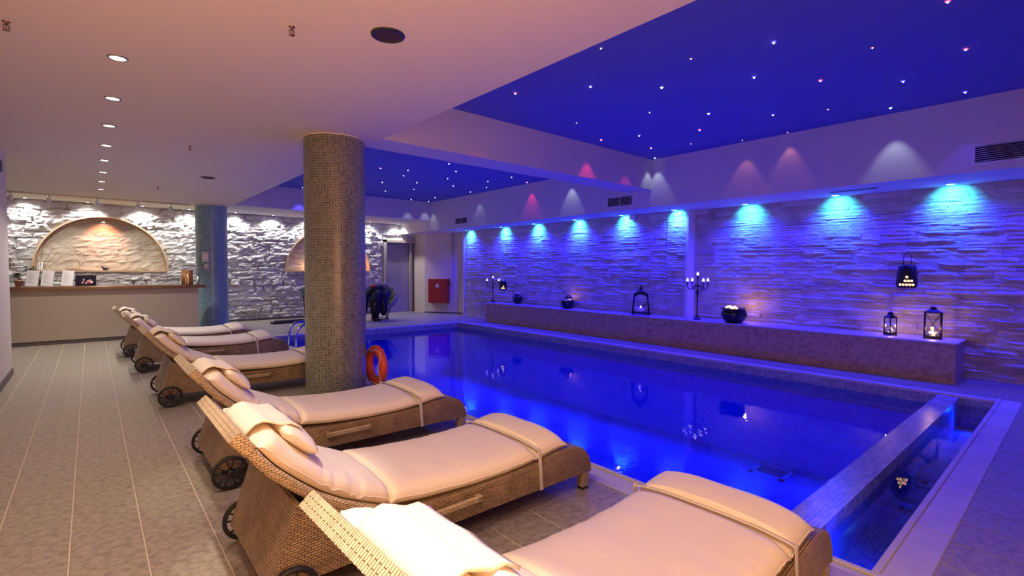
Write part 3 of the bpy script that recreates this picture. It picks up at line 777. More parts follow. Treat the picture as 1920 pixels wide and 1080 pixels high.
lamp('POINT', (5.5, YB+0.02, NZ+0.9), 3.0, (1.0, 0.16, 0.30), size=0.02, name='niche_glow')
lamp('POINT', (6.2, YB+0.02, NZ+0.12), 2.0, (1.0, 0.40, 0.2), size=0.02, name='niche_glow')
wl = thing('wall_projector', 'small white projector lamp with red lens high beside the far door', 'lamp', (6.50, YB-0.10, 2.46))
MB().lathe([(0.0, -0.12), (0.05, -0.12), (0.055, 0.05), (0.035, 0.07), (0.0, 0.07)], 14, T=Matrix.Rotation(-1.0, 4, 'Y') @ Matrix.Rotation(0.3, 4, 'X'), cap=False).build('body', 'white_plastic', wl)
MB().lathe([(0.0, 0.072), (0.033, 0.071)], 12, T=Matrix.Rotation(-1.0, 4, 'Y') @ Matrix.Rotation(0.3, 4, 'X'), cap=False).build('lens', 'red_paint', wl)
MB().box((-0.015, 0.0, -0.02), (0.015, 0.07, 0.02)).build('bracket', 'white_plastic', wl)

# ================================================================ SUN LOUNGERS
PROF = [(0.408, 0.745), (0.432, 0.715), (0.455, 0.690), (0.489, 0.640), (0.529, 0.592), (0.608, 0.518), (0.691, 0.449), (0.78, 0.394), (0.874, 0.348), (0.94, 0.320), (0.995, 0.302)]
OX, OY, WL = 1.35, 0.345, 0.69
def make_lounger():
    root = thing('sun_lounger', '', 'sun lounger', (0, 0, 0))
    T = Matrix.Translation((-OX, -OY, 0))
    side = [(0.50, 0.112), (0.598, 0.425), (0.66, 0.405), (0.70, 0.395), (0.80, 0.345), (0.90, 0.303), (1.0, 0.270), (1.18, 0.252), (1.47, 0.246), (1.75, 0.252), (1.9, 0.264), (2.05, 0.285), (2.14, 0.292),
            (2.20, 0.288), (2.255, 0.268), (2.295, 0.238), (2.325, 0.195), (2.342, 0.15), (2.346, 0.105), (2.27, 0.105), (1.9, 0.108), (1.2, 0.112)]
    for y0, y1 in ((0.0, 0.03), (WL-0.03, WL)):
        MB().prism(side, y0, y1, 'y', T=T).build('side_panel', 'wicker', root)
    # slanted woven end below the backrest
    MB().prism([(0.492, 0.108), (0.592, 0.425), (0.612, 0.425), (0.512, 0.108)], -0.004, WL+0.004, 'y', T=T).build('end_panel', 'wicker', root)
    top = [(0.995, 0.272), (1.18, 0.254), (1.47, 0.248), (1.75, 0.254), (1.9, 0.266), (2.05, 0.287), (2.14, 0.294), (2.20, 0.290), (2.257, 0.270), (2.297, 0.240), (2.327, 0.197), (2.344, 0.15), (2.348, 0.105)]
    m_ = MB(); rings = []
    for i, p in enumerate(top):
        q = top[min(i+1, len(top)-1)]; q0 = top[max(i-1, 0)]; d = Vector((q[0]-q0[0], q[1]-q0[1])).normalized(); n = Vector((-d.y, d.x))
        rings.append([(p[0], -0.003, p[1]), (p[0], WL+0.003, p[1]), (p[0]-n.x*0.02, WL+0.003, p[1]-n.y*0.02), (p[0]-n.x*0.02, -0.003, p[1]-n.y*0.02)])
    m_.loft(rings, smooth=False, T=T).build('deck', 'wicker', root)
    for y0 in (0.002, WL-0.052):
        lg = MB().box((2.275, y0, 0.012), (2.335, y0+0.05, 0.12), T=T, bev=0.004).build('leg', 'wicker_roll', root)
        MB().box((2.278, y0+0.003, 0.0), (2.332, y0+0.047, 0.014), T=T).build('foot_cap', 'black_rubber', lg)
    # backrest slab
    def offs(path, a):
        out = []
        for i, p in enumerate(path):
            q = path[min(i+1, len(path)-1)]; q0 = path[max(i-1, 0)]; d = Vector((q[0]-q0[0], q[1]-q0[1])).normalized(); n = Vector((-d.y, d.x))
            out.append((p[0]+n.x*a, p[1]+n.y*a, n, d))
        return out
    rings = []
    for (px, pz, n, d) in offs(PROF, -0.003):
        th = 0.042; e = 0.010
        def q(y, h): return (px-n.x*h, y, pz-n.y*h)
        rings.append([q(e, 0), q(WL-e, 0), q(WL, e), q(WL, th-e), q(WL-e, th), q(e, th), q(0, th-e), q(0, e)])
    back = MB().loft(rings, smooth=False, T=T).build('backrest', 'wicker_roll', root)
    rings = []
    for (px, pz, n, d) in offs([(0.398, 0.757), (0.410, 0.743), (0.436, 0.711), (0.452, 0.692)], 0.0):
        rings.append([(px-n.x*h, y, pz-n.y*h) for y, h in ((0.0, -0.002), (WL, -0.002), (WL+0.006, 0.008), (WL+0.006, 0.040), (WL, 0.048), (0.0, 0.048), (-0.006, 0.040), (-0.006, 0.008))])
    MB().loft(rings, smooth=False, T=T).build('head_rail', 'wicker_roll', root)
    MB().box((0.62, 0.08, 0.33), (0.64, 0.11, 0.475), T=T).box((0.62, WL-0.11, 0.33), (0.64, WL-0.08, 0.475), T=T).box((0.62, 0.03, 0.33), (0.64, WL-0.03, 0.35), T=T).build('backrest_support', 'black_plastic', root)
    # cushions
    def cushion(path, te, tc, taper0, taper1, y0, y1, seed, pucker=0.0, n=22):
        L = [0.0]
        for a, b in zip(path[:-1], path[1:]): L.append(L[-1]+math.hypot(b[0]-a[0], b[1]-a[1]))
        tot = L[-1]; st = 40; pts = []
        for i in range(st+1):
            u = i/st; u = 0.5-0.5*math.cos(PI*u)*(1) if False else u
            u = u if 0.04 < u < 0.96 else u
            s_ = tot*u; k = max(j for j in range(len(L)) if L[j] <= s_+1e-9); k = min(k, len(path)-2)
            f = (s_-L[k])/(L[k+1]-L[k]); pts.append((path[k][0]*(1-f)+path[k+1][0]*f, path[k][1]*(1-f)+path[k+1][1]*f))
        # smooth path
        for _ in range(3):
            pts = [pts[0]]+[((a[0]+2*b[0]+c[0])/4, (a[1]+2*b[1]+c[1])/4) for a, b, c in zip(pts[:-2], pts[1:-1], pts[2:])]+[pts[-1]]
        rings = []; W = (y1-y0)/2; C_ = (y0+y1)/2
        of = offs(pts, 0.0)
        for i, (px, pz, nn, d) in enumerate(of):
            s_ = tot*i/st
            k = 1.0
            if s_ < taper0: k = math.sqrt(max(0.05, 1-(1-s_/taper0)**2))
            if tot-s_ < taper1: k = math.sqrt(max(0.05, 1-(1-(tot-s_)/taper1)**2))
            ring = []
            sec = [(-0.985, 0.0), (0.985, 0.0), (1.0, te*0.42)]
            m = 15
            for j in range(m):
                v = 1-2*j/(m-1); v = math.copysign(abs(v)**0.75, v)*0.985
                h = te+(tc-te)*(max(0, 1-abs(v)**3.2))**0.8
                if abs(v) > 0.97: h = te*0.86
                sec.append((v, h))
            sec.append((-1.0, te*0.42))
            for v, h in sec:
                e = max(0, abs(v)-0.62)/0.38
                pk = pucker*(-abs(mnoise.noise(Vector((s_*26+seed, v*1.5, seed))))*1.6+0.3)*e*(1 if h > 0 else 0)*min(1, max(0, (s_-0.15)/0.3))
                wob = 0.0035*mnoise.noise(Vector((s_*9+seed, v*2.4, seed*3))) if h > 0.01 else 0
                hh = (h*k+pk+wob) if h > 0 else 0.0
                yy = C_+v*W
                ring.append((px+nn.x*hh, yy, pz+nn.y*hh))
            rings.append(ring)
        return rings
    pb = [(0.462, 0.680), (0.489, 0.642), (0.529, 0.594), (0.608, 0.521), (0.691, 0.452), (0.78, 0.397), (0.874, 0.351), (0.94, 0.323), (0.992, 0.304)]
    rr = cushion(pb, 0.050, 0.088, 0.05, 0.03, 0.018, WL-0.018, 3.0, 0.018)
    cb = MB().loft(rr, T=T).build('back_cushion', 'cushion', root)
    ps = [(1.0, 0.300), (1.06, 0.293), (1.18, 0.278), (1.47, 0.262), (1.7, 0.264), (1.87, 0.276), (1.893, 0.280)]
    r2 = cushion(ps, 0.050, 0.088, 0.03, 0.03, 0.012, WL-0.012, 9.0, 0.008)
    cs = MB().loft(r2, T=T).build('seat_cushion', 'cushion', root)
    pf = [(1.902, 0.281), (1.93, 0.284), (2.0, 0.296), (2.07, 0.304), (2.135, 0.306)]
    r3 = cushion(pf, 0.050, 0.098, 0.035, 0.07, 0.010, WL-0.010, 5.0, 0.0)
    cf = MB().loft(r3, T=T).build('foot_cushion', 'cushion', root)
    # piping along the cushion edges and the seams across
    for rings, par in ((rr, cb), (r2, cs), (r3, cf)):
        pm = MB()
        for idx in (2, len(rings[0])-1): pm.tube([Vector(r_[idx]) for r_ in rings], 0.0036, 5, T=T)
        for e in (0, -1):
            if rings is r3 and e == 0: continue
            if rings is rr and e == 0: continue
            pm.tube([Vector(p) for p in rings[e][2:]], 0.004, 5, T=T)
        pm.build('piping', 'piping', par)
    # head pillow and its flap
    cen = offs([(0.600, 0.528), (0.60, 0.528)], 0)[0]
    a = Vector((0.608-0.529, 0, 0.518-0.592)).normalized(); nrm = Vector((-a.z, 0, a.x)); nrm = nrm if nrm.z > 0 else -nrm
    c0 = Vector((0.575, 0, 0.552))+nrm*0.112
    rings = []
    for j in range(17):
        v = -1+2*j/16; k = math.sqrt(max(0.02, 1-abs(v)**3.2)); y = WL/2+v*0.262
        ring = []
        for q in range(14):
            an = 2*PI*q/14; ca, sa = math.cos(an), math.sin(an)
            uu = math.copysign(abs(ca)**0.8, ca)*0.098*(0.75+0.25*k); hh = math.copysign(abs(sa)**0.9, sa)*0.040*k
            uu += 0.004*mnoise.noise(Vector((v*4, an*1.2, 2)))
            p = c0+a*uu+nrm*(hh+0.006*mnoise.noise(Vector((v*3, ca*2, 7))))
            ring.append((p.x, y, p.z))
        rings.append(ring)
    pil = MB().loft(rings, T=T).build('head_pillow', 'cushion', root)
    fp = [c0+a*(-0.02)+nrm*0.042, c0+a*(-0.07)+nrm*0.034, Vector((0.584, 0, 0.708)), Vector((0.552, 0, 0.722)), Vector((0.518, 0, 0.735)), Vector((0.487, 0, 0.728)), Vector((0.462, 0, 0.706)), Vector((0.447, 0, 0.688))]
    rings = []
    for i, p in enumerate(fp):
        d = (fp[min(i+1, len(fp)-1)]-fp[max(i-1, 0)]).normalized(); n = Vector((-d.z, 0, d.x)); n = n if n.z > 0 else -n
        ring = []
        for v in (-1, -0.9, -0.4, 0, 0.4, 0.9, 1): 
            q = p+n*(0.006+0.004*math.cos(v*5)); ring.append((q.x, WL/2+v*0.185, q.z))
        for v in (1, -1):
            q = p-n*0.002; ring.append((q.x, WL/2+v*0.185, q.z))
        rings.append(ring)
    MB().loft(rings, T=T).build('pillow_flap', 'cushion', pil)
    # strap round the foot end
    st_ = MB(); sy = 0.004
    for y0, y1 in ((-0.007, -0.002), (WL+0.002, WL+0.007)):
        st_.add([(1.888, y0, 0.345), (1.908, y0, 0.345), (1.930, y0, 0.106), (1.908, y0, 0.106), (1.888, y1, 0.345), (1.908, y1, 0.345), (1.930, y1, 0.106), (1.908, y1, 0.106)],
                [(3, 2, 1, 0), (4, 5, 6, 7), (0, 1, 5, 4), (1, 2, 6, 5), (2, 3, 7, 6), (3, 0, 4, 7)], T=T)
    arc = [(1.898, -0.005, 0.300), (1.898, -0.004, 0.335)]+[(1.898, WL/2+v*WL/2*0.98, 0.338+0.020*(1-v**4)) for v in (-0.97, -0.9, -0.6, -0.3, 0, 0.3, 0.6, 0.9, 0.97)]+[(1.898, WL+0.004, 0.335), (1.898, WL+0.005, 0.300)]
    rings = [[(p[0]-0.009, p[1], p[2]-0.002), (p[0]+0.009, p[1], p[2]-0.002), (p[0]+0.009, p[1], p[2]+0.002), (p[0]-0.009, p[1], p[2]+0.002)] for p in arc]
    st_.loft(rings, T=T)
    st_.build('strap', 'strap_fabric', root)
    # woven handles
    for s_, yb in ((-1, 0.0), (1, WL)):
        h = MB()
        ya, yb2 = (yb-0.040, yb-0.018) if s_ < 0 else (yb+0.018, yb+0.040)
        h.box((1.160, ya, 0.188), (1.480, yb2, 0.220), T=T, bev=0.005)
        for x in (1.163, 1.452): h.box((x, min(ya, yb), 0.190), (x+0.024, max(yb2, yb), 0.218), T=T)
        h.build('handle', 'wicker_roll', root)
    # axle and wheels
    MB().tube([(0.565, -0.045, 0.103), (0.565, WL+0.045, 0.103)], 0.011, 10, T=T).box((0.53, 0.03, 0.075), (0.60, WL-0.03, 0.10), T=T).build('axle', 'black_plastic', root)
    for yw in (-0.035, WL+0.035):
        Tw = T @ Matrix.Translation((0.565, yw, 0.103)) @ Matrix.Rotation(PI/2, 4, 'X')
        wm = MB().lathe([(0.0, 0.018), (0.018, 0.018), (0.020, 0.010), (0.020, -0.010), (0.018, -0.018), (0.0, -0.018)][::-1], 16, T=Tw, cap=False)
        wm.lathe([(0.083, 0.010), (0.083, -0.010), (0.088, -0.012), (0.088, 0.012), (0.083, 0.010)], 36, T=Tw, cap=False)
        wh = wm.build('wheel', 'black_plastic', root)
        MB().lathe([(0.087, 0.011), (0.095, 0.013), (0.101, 0.010), (0.103, 0.0), (0.101, -0.010), (0.095, -0.013), (0.087, -0.011)][::-1], 40, T=Tw, cap=False).build('tire', 'black_rubber', wh)
        for k in range(5):
            for dd in (-1, 1):
                an = 2*PI*k/5+dd*0.13+0.3; an2 = 2*PI*k/5+dd*0.22+0.3
                MB().tube([(0.016*math.cos(an), 0.016*math.sin(an), 0), (0.05*math.cos(an2), 0.05*math.sin(an2), 0.002), (0.085*math.cos(an2+dd*0.03), 0.085*math.sin(an2+dd*0.03), 0)], 0.0046, 6, T=Tw).build('spoke', 'black_plastic', wh)
    return root
LG = [(0.665, 0.05, 1.2, 'wicker sun lounger nearest the viewer, cut off by the bottom edge of the picture'),
      (1.985, 0.0, 0.0, 'second wicker sun lounger from the viewer, shown whole in the foreground'),
      (3.41, 0.06, 0.0, 'third wicker sun lounger from the viewer, in front of the near mosaic column'),
      (5.80, 0.0, 0.0, 'fourth wicker sun lounger from the viewer, passing behind the near mosaic column'),
      (7.93, -0.06, 0.0, 'fifth wicker sun lounger from the viewer, beside the pool ladder'),
      (9.42, -0.12, 0.0, 'wicker sun lounger farthest from the viewer, closest to the counter')]
proto = make_lounger()
for k, (y0, dx, rz, lb) in enumerate(LG):
    o = proto if k == 0 else copy_tree(proto)
    o.location = (OX+dx, y0+OY, 0); o.rotation_euler = (0, 0, math.radians(rz)); tag(o, lb, 'sun lounger', 'sun loungers in a row beside the pool')

# ================================================================ COUNTER AND WHAT STANDS ON IT
ct = thing('reception_counter', 'beige reception counter with a dark wooden top before the rough wall', 'counter', (0, 0, 0))
MB().box((-1.9, 11.78, 0.075), (1.66, 12.15, 0.985)).build('body', 'counter_paint', ct)
MB().box((-1.9, 11.80, 0.0), (1.66, 12.13, 0.075)).build('plinth', 'dark_skirting', ct)
MB().box((-1.95, 11.70, 0.965), (1.785, 12.35, 1.020), bev=0.004).build('counter_top', 'dark_wood', ct)
CTZ = 1.020
for k, (x, lb) in enumerate(((-0.795, 'leftmost of three white leaflet sheets standing on the counter'), (-0.60, 'middle one of three white leaflet sheets standing on the counter'), (-0.335, 'rightmost of three white leaflet sheets, beside the dark picture'))):
    t = thing('leaflet_stand', lb, 'leaflet', (x, 12.0, CTZ+0.004), -0.25, 'leaflets on the counter')
    T = Matrix.Rotation(-0.22, 4, 'X') @ Matrix.Rotation(0.06, 4, 'Y')
    MB().box((-0.083, 0.0, 0.004), (0.083, 0.002, 0.285), T=T).build('sheet', 'paper', t)
    for q in range(9):
        w_ = 0.05+0.02*((q*7) % 3)
        MB().box((-0.062, -0.0012, 0.235-q*0.021), (-0.062+w_, -0.0003, 0.240-q*0.021), T=T).build('text_line', 'print_grey', t)
    MB().box((-0.088, 0.004, 0.0), (0.088, 0.006, 0.18), T=T).box((-0.088, -0.01, 0.0), (0.088, 0.12, 0.004)).build('holder', 'clear_glass', t)
t = thing('picture_frame', 'small dark landscape picture with pink and red blossoms on the counter', 'picture', (-0.075, 12.02, CTZ), -0.2)
T = Matrix.Rotation(-0.15, 4, 'X')
MB().box((-0.15, 0, 0.0), (0.15, 0.012, 0.20), T=T, bev=0.003).build('frame', 'dark_metal', t)
MB().box((-0.14, -0.002, 0.012), (0.14, 0.001, 0.19), T=T).build('print', 'picture_dark', t)
for (px, pz, r, c) in ((0.03, 0.08, 0.022, 'picture_pink'), (0.06, 0.10, 0.02, 'picture_pink'), (0.085, 0.07, 0.022, 'picture_pale'), (0.05, 0.055, 0.02, 'red_paint'), (-0.03, 0.09, 0.012, 'picture_pale'), (-0.028, 0.12, 0.012, 'picture_pale'), (-0.045, 0.06, 0.016, 'picture_pink'), (0.005, 0.05, 0.014, 'picture_pale')):
    MB().sphere((px, -0.003, pz), r, 10, T=T, sq=(1, 0.12, 1)).build('blossom', c, t)
def leafy(t, cx, cy_, cz, n, R, seed, size=0.045):
    r = random.Random(seed)
    for k in range(n):
        a = r.uniform(0, 2*PI); e = r.uniform(0.1, 1.3); rr = R*r.uniform(0.4, 1)
        p = Vector((cx+rr*math.cos(a)*math.cos(e), cy_+rr*math.sin(a)*math.cos(e), cz+rr*math.sin(e)))
        d = Vector((math.cos(a), math.sin(a), r.uniform(-0.2, 0.8))).normalized(); s_ = d.cross(Vector((0, 0, 1))).normalized()*size*0.45; u = s_.cross(d).normalized()*size*0.12
        MB().add([p-d*size*0.3, p+s_+u, p+d*size, p-s_+u, p-u*0.5], [(0, 1, 4), (1, 2, 4), (2, 3, 4), (3, 0, 4), (0, 3, 2, 1)]).build('leaf', 'leaf', t)
pt = thing('potted_plant', 'small leafy plant in a pale terracotta cup at the left end of the counter', 'plant', (-0.955, 12.0, CTZ))
MB().lathe([(0.0, 0.0), (0.036, 0.0), (0.046, 0.10), (0.052, 0.10), (0.052, 0.115), (0.044, 0.115), (0.042, 0.10), (0.0, 0.095)], 18, cap=False).build('pot', 'terracotta', pt)
MB().tube([(0, 0, 0.09), (0.005, 0, 0.16), (0, 0.005, 0.22)], 0.005, 6).build('stem', 'twig', pt)
leafy(pt, 0, 0, 0.16, 34, 0.075, 3)
pt = thing('potted_plant', 'leafy plant in a glass vase behind the leftmost leaflet', 'plant', (-0.82, 12.22, CTZ))
MB().lathe([(0.0, 0.0), (0.035, 0.0), (0.04, 0.14), (0.037, 0.14), (0.033, 0.01), (0.0, 0.01)], 16, cap=False).build('vase', 'clear_glass', pt)
MB().tube([(0, 0, 0.01), (0.01, 0, 0.16), (0, 0, 0.28)], 0.005, 6).build('stem', 'twig', pt)
leafy(pt, 0, 0, 0.26, 40, 0.10, 8)
rd = thing('reed_bundle', 'bundle of thin dry reeds leaning at the left end of the counter', 'reeds', (-0.90, 12.16, CTZ))
MB().lathe([(0.0, 0.0), (0.03, 0.0), (0.036, 0.09), (0.032, 0.09), (0.028, 0.008), (0.0, 0.008)], 14, cap=False).build('vase', 'clear_glass', rd)
for k in range(5):
    MB().tube([(0, 0, 0.01), (-0.06-0.02*k, 0.0, 0.26), (-0.16-0.02*k, 0.01*k, 0.50-0.02*k)], 0.004, 5).build('reed', 'twig', rd)
rd = thing('branch_bundle', 'thin dry branches rising above the leaflets before the arched niche', 'branches', (-0.70, 12.25, CTZ))
MB().lathe([(0.0, 0.0), (0.03, 0.0), (0.036, 0.12), (0.032, 0.12), (0.028, 0.008), (0.0, 0.008)], 14, cap=False).build('vase', 'clear_glass', rd)
for k, (dx, dz) in enumerate(((0.30, 0.52), (0.24, 0.60), (0.18, 0.66), (-0.04, 0.62), (0.05, 0.68))):
    MB().tube([(0, 0, 0.01), (dx*0.35, 0, dz*0.62), (dx, 0.02*k, dz)], 0.0035, 5).build('twig', 'twig', rd)
ch = thing('candle_holder', 'round candle holder of glowing reddish wood sticks on the counter', 'candle holder', (1.50, 12.0, CTZ))
MB().lathe([(0.0, 0.0), (0.105, 0.0), (0.105, 0.018), (0.0, 0.018)][::-1], 20, cap=False).build('base', 'dark_wood', ch)
for k in range(24):
    a = 2*PI*k/24
    MB().tube([(0.092*math.cos(a), 0.092*math.sin(a), 0.015), (0.094*math.cos(a+0.03), 0.094*math.sin(a+0.03), 0.29+0.008*math.sin(k*3))], 0.0105, 6).build('stick', 'log_wood', ch)
MB().lathe([(0.0, 0.018), (0.035, 0.018), (0.035, 0.16), (0.0, 0.155)], 14, cap=False).build('candle', 'glow_wax', ch)
MB().sphere((0, 0, 0.19), 0.014, 8, sq=(0.8, 0.8, 2)).build('flame', 'flame', ch)
lamp('POINT', (1.50, 12.0, CTZ+0.24), 1.3, (1, 0.45, 0.18), size=0.02, name='candle_lamp')
gl = thing('glass_hurricane', 'clear glass candle cylinder beside the wood stick holder', 'candle holder', (1.665, 11.88, CTZ))
MB().lathe([(0.0, 0.0), (0.05, 0.0), (0.05, 0.23), (0.047, 0.23), (0.047, 0.006), (0.0, 0.006)], 20, cap=False).build('cylinder', 'clear_glass', gl)
MB().lathe([(0.0, 0.006), (0.025, 0.006), (0.025, 0.12), (0.0, 0.12)], 14, cap=False).build('candle', 'wax', gl)
MB().sphere((0, 0, 0.145), 0.010, 8, sq=(0.8, 0.8, 2)).build('flame', 'flame', gl)
# things on the sill of the wide niche
t = thing('dispenser_box', 'white upright box with a dark dot on the left of the niche sill', 'box', (-0.80, YB+0.02, NZ))
MB().box((-0.045, -0.03, 0), (0.045, 0.03, 0.17), bev=0.008).build('body', 'white_plastic', t)
MB().sphere((0.01, -0.031, 0.13), 0.012, 10, sq=(1, 0.2, 1)).build('button', 'dark_metal', t)
t = thing('small_figurine', 'small dark figurine on the middle of the niche sill', 'figurine', (0.25, YB+0.04, NZ))
MB().sphere((0, 0, 0.035), 0.035, 10, sq=(1.6, 1, 1)).sphere((-0.05, 0, 0.075), 0.022, 10).tube([(0.05, 0, 0.03), (0.09, 0, 0.05)], 0.008, 6).build('body', 'dark_metal', t)
t = thing('curved_dish', 'thin curved dark twig dish on the left half of the niche sill', 'dish', (-0.30, YB+0.04, NZ))
MB().tube([(-0.12, 0, 0.05), (-0.08, 0, 0.02), (0, 0, 0.012), (0.09, 0, 0.014), (0.15, 0, 0.022)], [0.005, 0.010, 0.013, 0.010, 0.005], 8).build('body', 'twig', t)
t = thing('curved_dish', 'thin curved dark twig dish on the right half of the niche sill', 'dish', (0.98, YB+0.04, NZ))
MB().tube([(-0.10, 0, 0.03), (-0.06, 0, 0.014), (0, 0, 0.012), (0.07, 0, 0.02)], [0.005, 0.009, 0.012, 0.005], 8).build('body', 'twig', t)
# notice on the far column
def on_column(cx, cy_, r, ang, z0, z1, w_, name, label, parts):
    t = thing(name, label, 'notice', (cx+r*math.cos(ang), cy_+r*math.sin(ang), z0), ang+PI/2)
    for nm, a, b, m_n in parts: MB().box(a, b, bev=0.0015).build(nm, m_n, t)
on_column(2.09, 12.884, 0.31, math.radians(-122), 1.50, 1.72, 0.13, 'wall_notice', 'small white framed notice on the far blue grey column',
          (('frame', (-0.065, -0.022, 0), (0.065, 0.004, 0.21), 'white_plastic'), ('sheet', (-0.05, -0.0245, 0.018), (0.05, -0.021, 0.192), 'paper'), ('header_bar', (-0.045, -0.0265, 0.170), (0.045, -0.024, 0.186), 'print_grey'), ('footer_bar', (-0.04, -0.0265, 0.024), (0.04, -0.024, 0.030), 'print_grey')))
on_column(2.09, 12.884, 0.31, math.radians(-118), 1.34, 1.48, 0.13, 'wall_notice', 'clear leaflet pocket on the far column below the white notice',
          (('pocket', (-0.05, -0.022, 0), (0.05, 0.004, 0.13), 'clear_glass'), ('sheet', (-0.045, -0.012, 0.005), (0.045, -0.010, 0.12), 'paper')))

# ================================================================ LADDER, LIFEBUOY, FAR CORNER
ld_ = thing('pool_ladder', 'chrome pool ladder with two curved rails beyond the near column', 'ladder', (2.60, 8.60, 0))
for y in (0.0, 0.40):
    pts = [(0.0, y, 0.0), (0.0, y, 0.24)]+[(0.20-0.20*math.cos(PI*t/14), y, 0.24+0.19*math.sin(PI*t/14)) for t in range(1, 14)]+[(0.40, y, 0.20), (0.40, y, -0.5), (0.40, y, -0.95)]
    MB().tube(pts, 0.021, 12).build('rail', 'chrome', ld_)
    MB().lathe([(0.022, 0.0), (0.045, 0.002), (0.04, 0.012), (0.022, 0.018)], 16, T=Matrix.Translation((0, y, 0.002)), cap=False).build('flange', 'chrome', ld_)
for z in (-0.25, -0.5, -0.75): MB().box((0.36, 0.0, z-0.015), (0.44, 0.40, z+0.015), bev=0.006).build('tread', 'satin_metal', ld_)
lbz = thing('lifebuoy', 'orange lifebuoy with thin white rope leaning beside the near column', 'lifebuoy', (2.465, 5.27, 0.0))
T = Matrix.Translation((0, 0, 0.252)) @ Matrix.Rotation(PI/2, 4, 'Y')
R0, r0 = 0.182, 0.055
MB().loft([[(math.cos(2*PI*i/48)*(R0+r0*math.cos(2*PI*j/14)), math.sin(2*PI*i/48)*(R0+r0*math.cos(2*PI*j/14)), r0*0.9*math.sin(2*PI*j/14)) for j in range(14)] for i in range(49)], caps=False, T=T).build('ring', 'buoy_orange', lbz)
pts = []
for i in range(64):
    a = 2*PI*i/64; bow = 0.5+0.5*math.cos(4*a); rr = R0+r0*(0.95-1.1*bow)
    pts.append((rr*math.cos(a), rr*math.sin(a), (0.06 if True else 0)*(0.6+0.5*bow)))
MB().tube(pts, 0.005, 6, closed=True, T=T @ Matrix.Scale(-1, 4, (0, 0, 1))).build('rope', 'rope_white', lbz)

P1 = Vector((7.97, 13.55, 0)); DD = Vector((0.5485, -0.8362, 0)); 
fc = thing('fire_hose_cabinet', 'red fire hose cabinet with white flame emblem on the beige wall', 'cabinet', P1+DD*0.20+Vector((0, 0, 0.32)), math.atan2(DD.y, DD.x))
# local x runs along the wall, local -y faces the room
MB().box((0, -0.175, 0), (0.64, -0.002, 0.75), bev=0.006).build('box', 'red_paint', fc)
dr = MB().box((0.006, -0.187, 0.006), (0.634, -0.176, 0.744), bev=0.004).build('door', 'red_paint', fc)
em = [(0, 0.085), (0.018, 0.04), (0.05, 0.02), (0.06, -0.02), (0.045, -0.055), (0, -0.07), (-0.045, -0.055), (-0.06, -0.02), (-0.05, 0.025), (-0.03, 0.015), (-0.015, 0.045)]
m_ = MB().prism([(0.31+x, 0.545+z) for x, z in em], -0.1895, -0.187, 'y')
m_.build('flame_emblem', 'emblem_white', dr)
MB().lathe([(0.018, 0.0), (0.032, 0.0), (0.032, 0.003), (0.018, 0.003)], 18, T=Matrix.Translation((0.31, -0.1895, 0.525)) @ Matrix.Rotation(PI/2, 4, 'X'), cap=False).build('hose_symbol', 'red_paint', dr)
MB().box((0.52, -0.194, 0.34), (0.55, -0.187, 0.43), bev=0.003).build('lock', 'dark_metal', dr)
for z in (0.10, 0.62): MB().tube([(0.004, -0.187, z), (0.004, -0.187, z+0.06)], 0.006, 8).build('hinge', 'dark_metal', dr)
pp = thing('water_pipe', 'white pipe running down the beige wall to the red fire cabinet', 'pipe', P1+DD*0.90, math.atan2(DD.y, DD.x))
MB().tube([(0.03, -0.045, ZS-0.002), (0.03, -0.045, 1.10), (0.02, -0.05, 1.0), (-0.03, -0.06, 0.965)], 0.030, 12).build('pipe', 'wall_paint', pp)
MB().lathe([(0.030, -0.03), (0.038, -0.03), (0.038, 0.03), (0.030, 0.03)], 14, T=Matrix.Translation((0.03, -0.045, 1.45)), cap=False).build('coupling', 'wall_paint', pp)

# round padded chair with a pile of black gear
def round_chair(name, label, loc, rz, R, m_n, tilt):
    t = thing(name, label, 'chair', loc, rz)
    T = Matrix.Translation((0, 0, 0.42)) @ Matrix.Rotation(tilt, 4, 'X')
    for k in range(12):     # wedge shaped tufts round the bowl
        a0, a1 = 2*PI*k/12, 2*PI*(k+1)/12; rings = []
        for i in range(7):
            u = i/6; rr = R*(0.22+0.78*u); zz = 0.30*u*u
            ring = []
            for j in range(6):
                a = a0+(a1-a0)*j/5; bul = math.sin(PI*j/5)**0.6*0.055*(0.5+0.5*math.sin(PI*min(1, u*1.0)))
                ring.append((rr*math.cos(a)*(1-0.25*bul), rr*math.sin(a)*(1-0.25*bul), zz+0.03+bul+0.02*math.sin(u*9)))
            for j in range(5, -1, -1):
                a = a0+(a1-a0)*j/5; ring.append(((rr+0.02)*math.cos(a), (rr+0.02)*math.sin(a), zz-0.03))
            rings.append(ring)
        MB().loft(rings, T=T).build('cushion_segment', m_n, t)
    MB().sphere((0, 0, 0.02), R*0.26, 12, T=T, sq=(1, 1, 0.35)).build('cushion_centre', m_n, t)
    MB().tube([((R+0.015)*math.cos(2*PI*k/40), (R+0.015)*math.sin(2*PI*k/40), 0.26) for k in range(40)], 0.013, 8, closed=True, T=T).build('hoop', 'dark_metal', t)
    MB().tube([(R*0.55*math.cos(2*PI*k/32), R*0.55*math.sin(2*PI*k/32), 0.012) for k in range(32)], 0.012, 8, closed=True).build('base_ring', 'dark_metal', t)
    for k in range(4):
        a = PI/4+k*PI/2; top = T @ Vector(((R+0.01)*math.cos(a)*0.9, (R+0.01)*math.sin(a)*0.9, 0.20))
        MB().tube([(R*0.55*math.cos(a), R*0.55*math.sin(a), 0.012), tuple(top)], 0.012, 8).build('leg', 'dark_metal', t)
    return t
round_chair('round_padded_chair', 'round grey green tufted chair under black gear beside the far door', (5.98, 12.55, 0), math.radians(-25), 0.44, 'chair_fabric', 0.75)
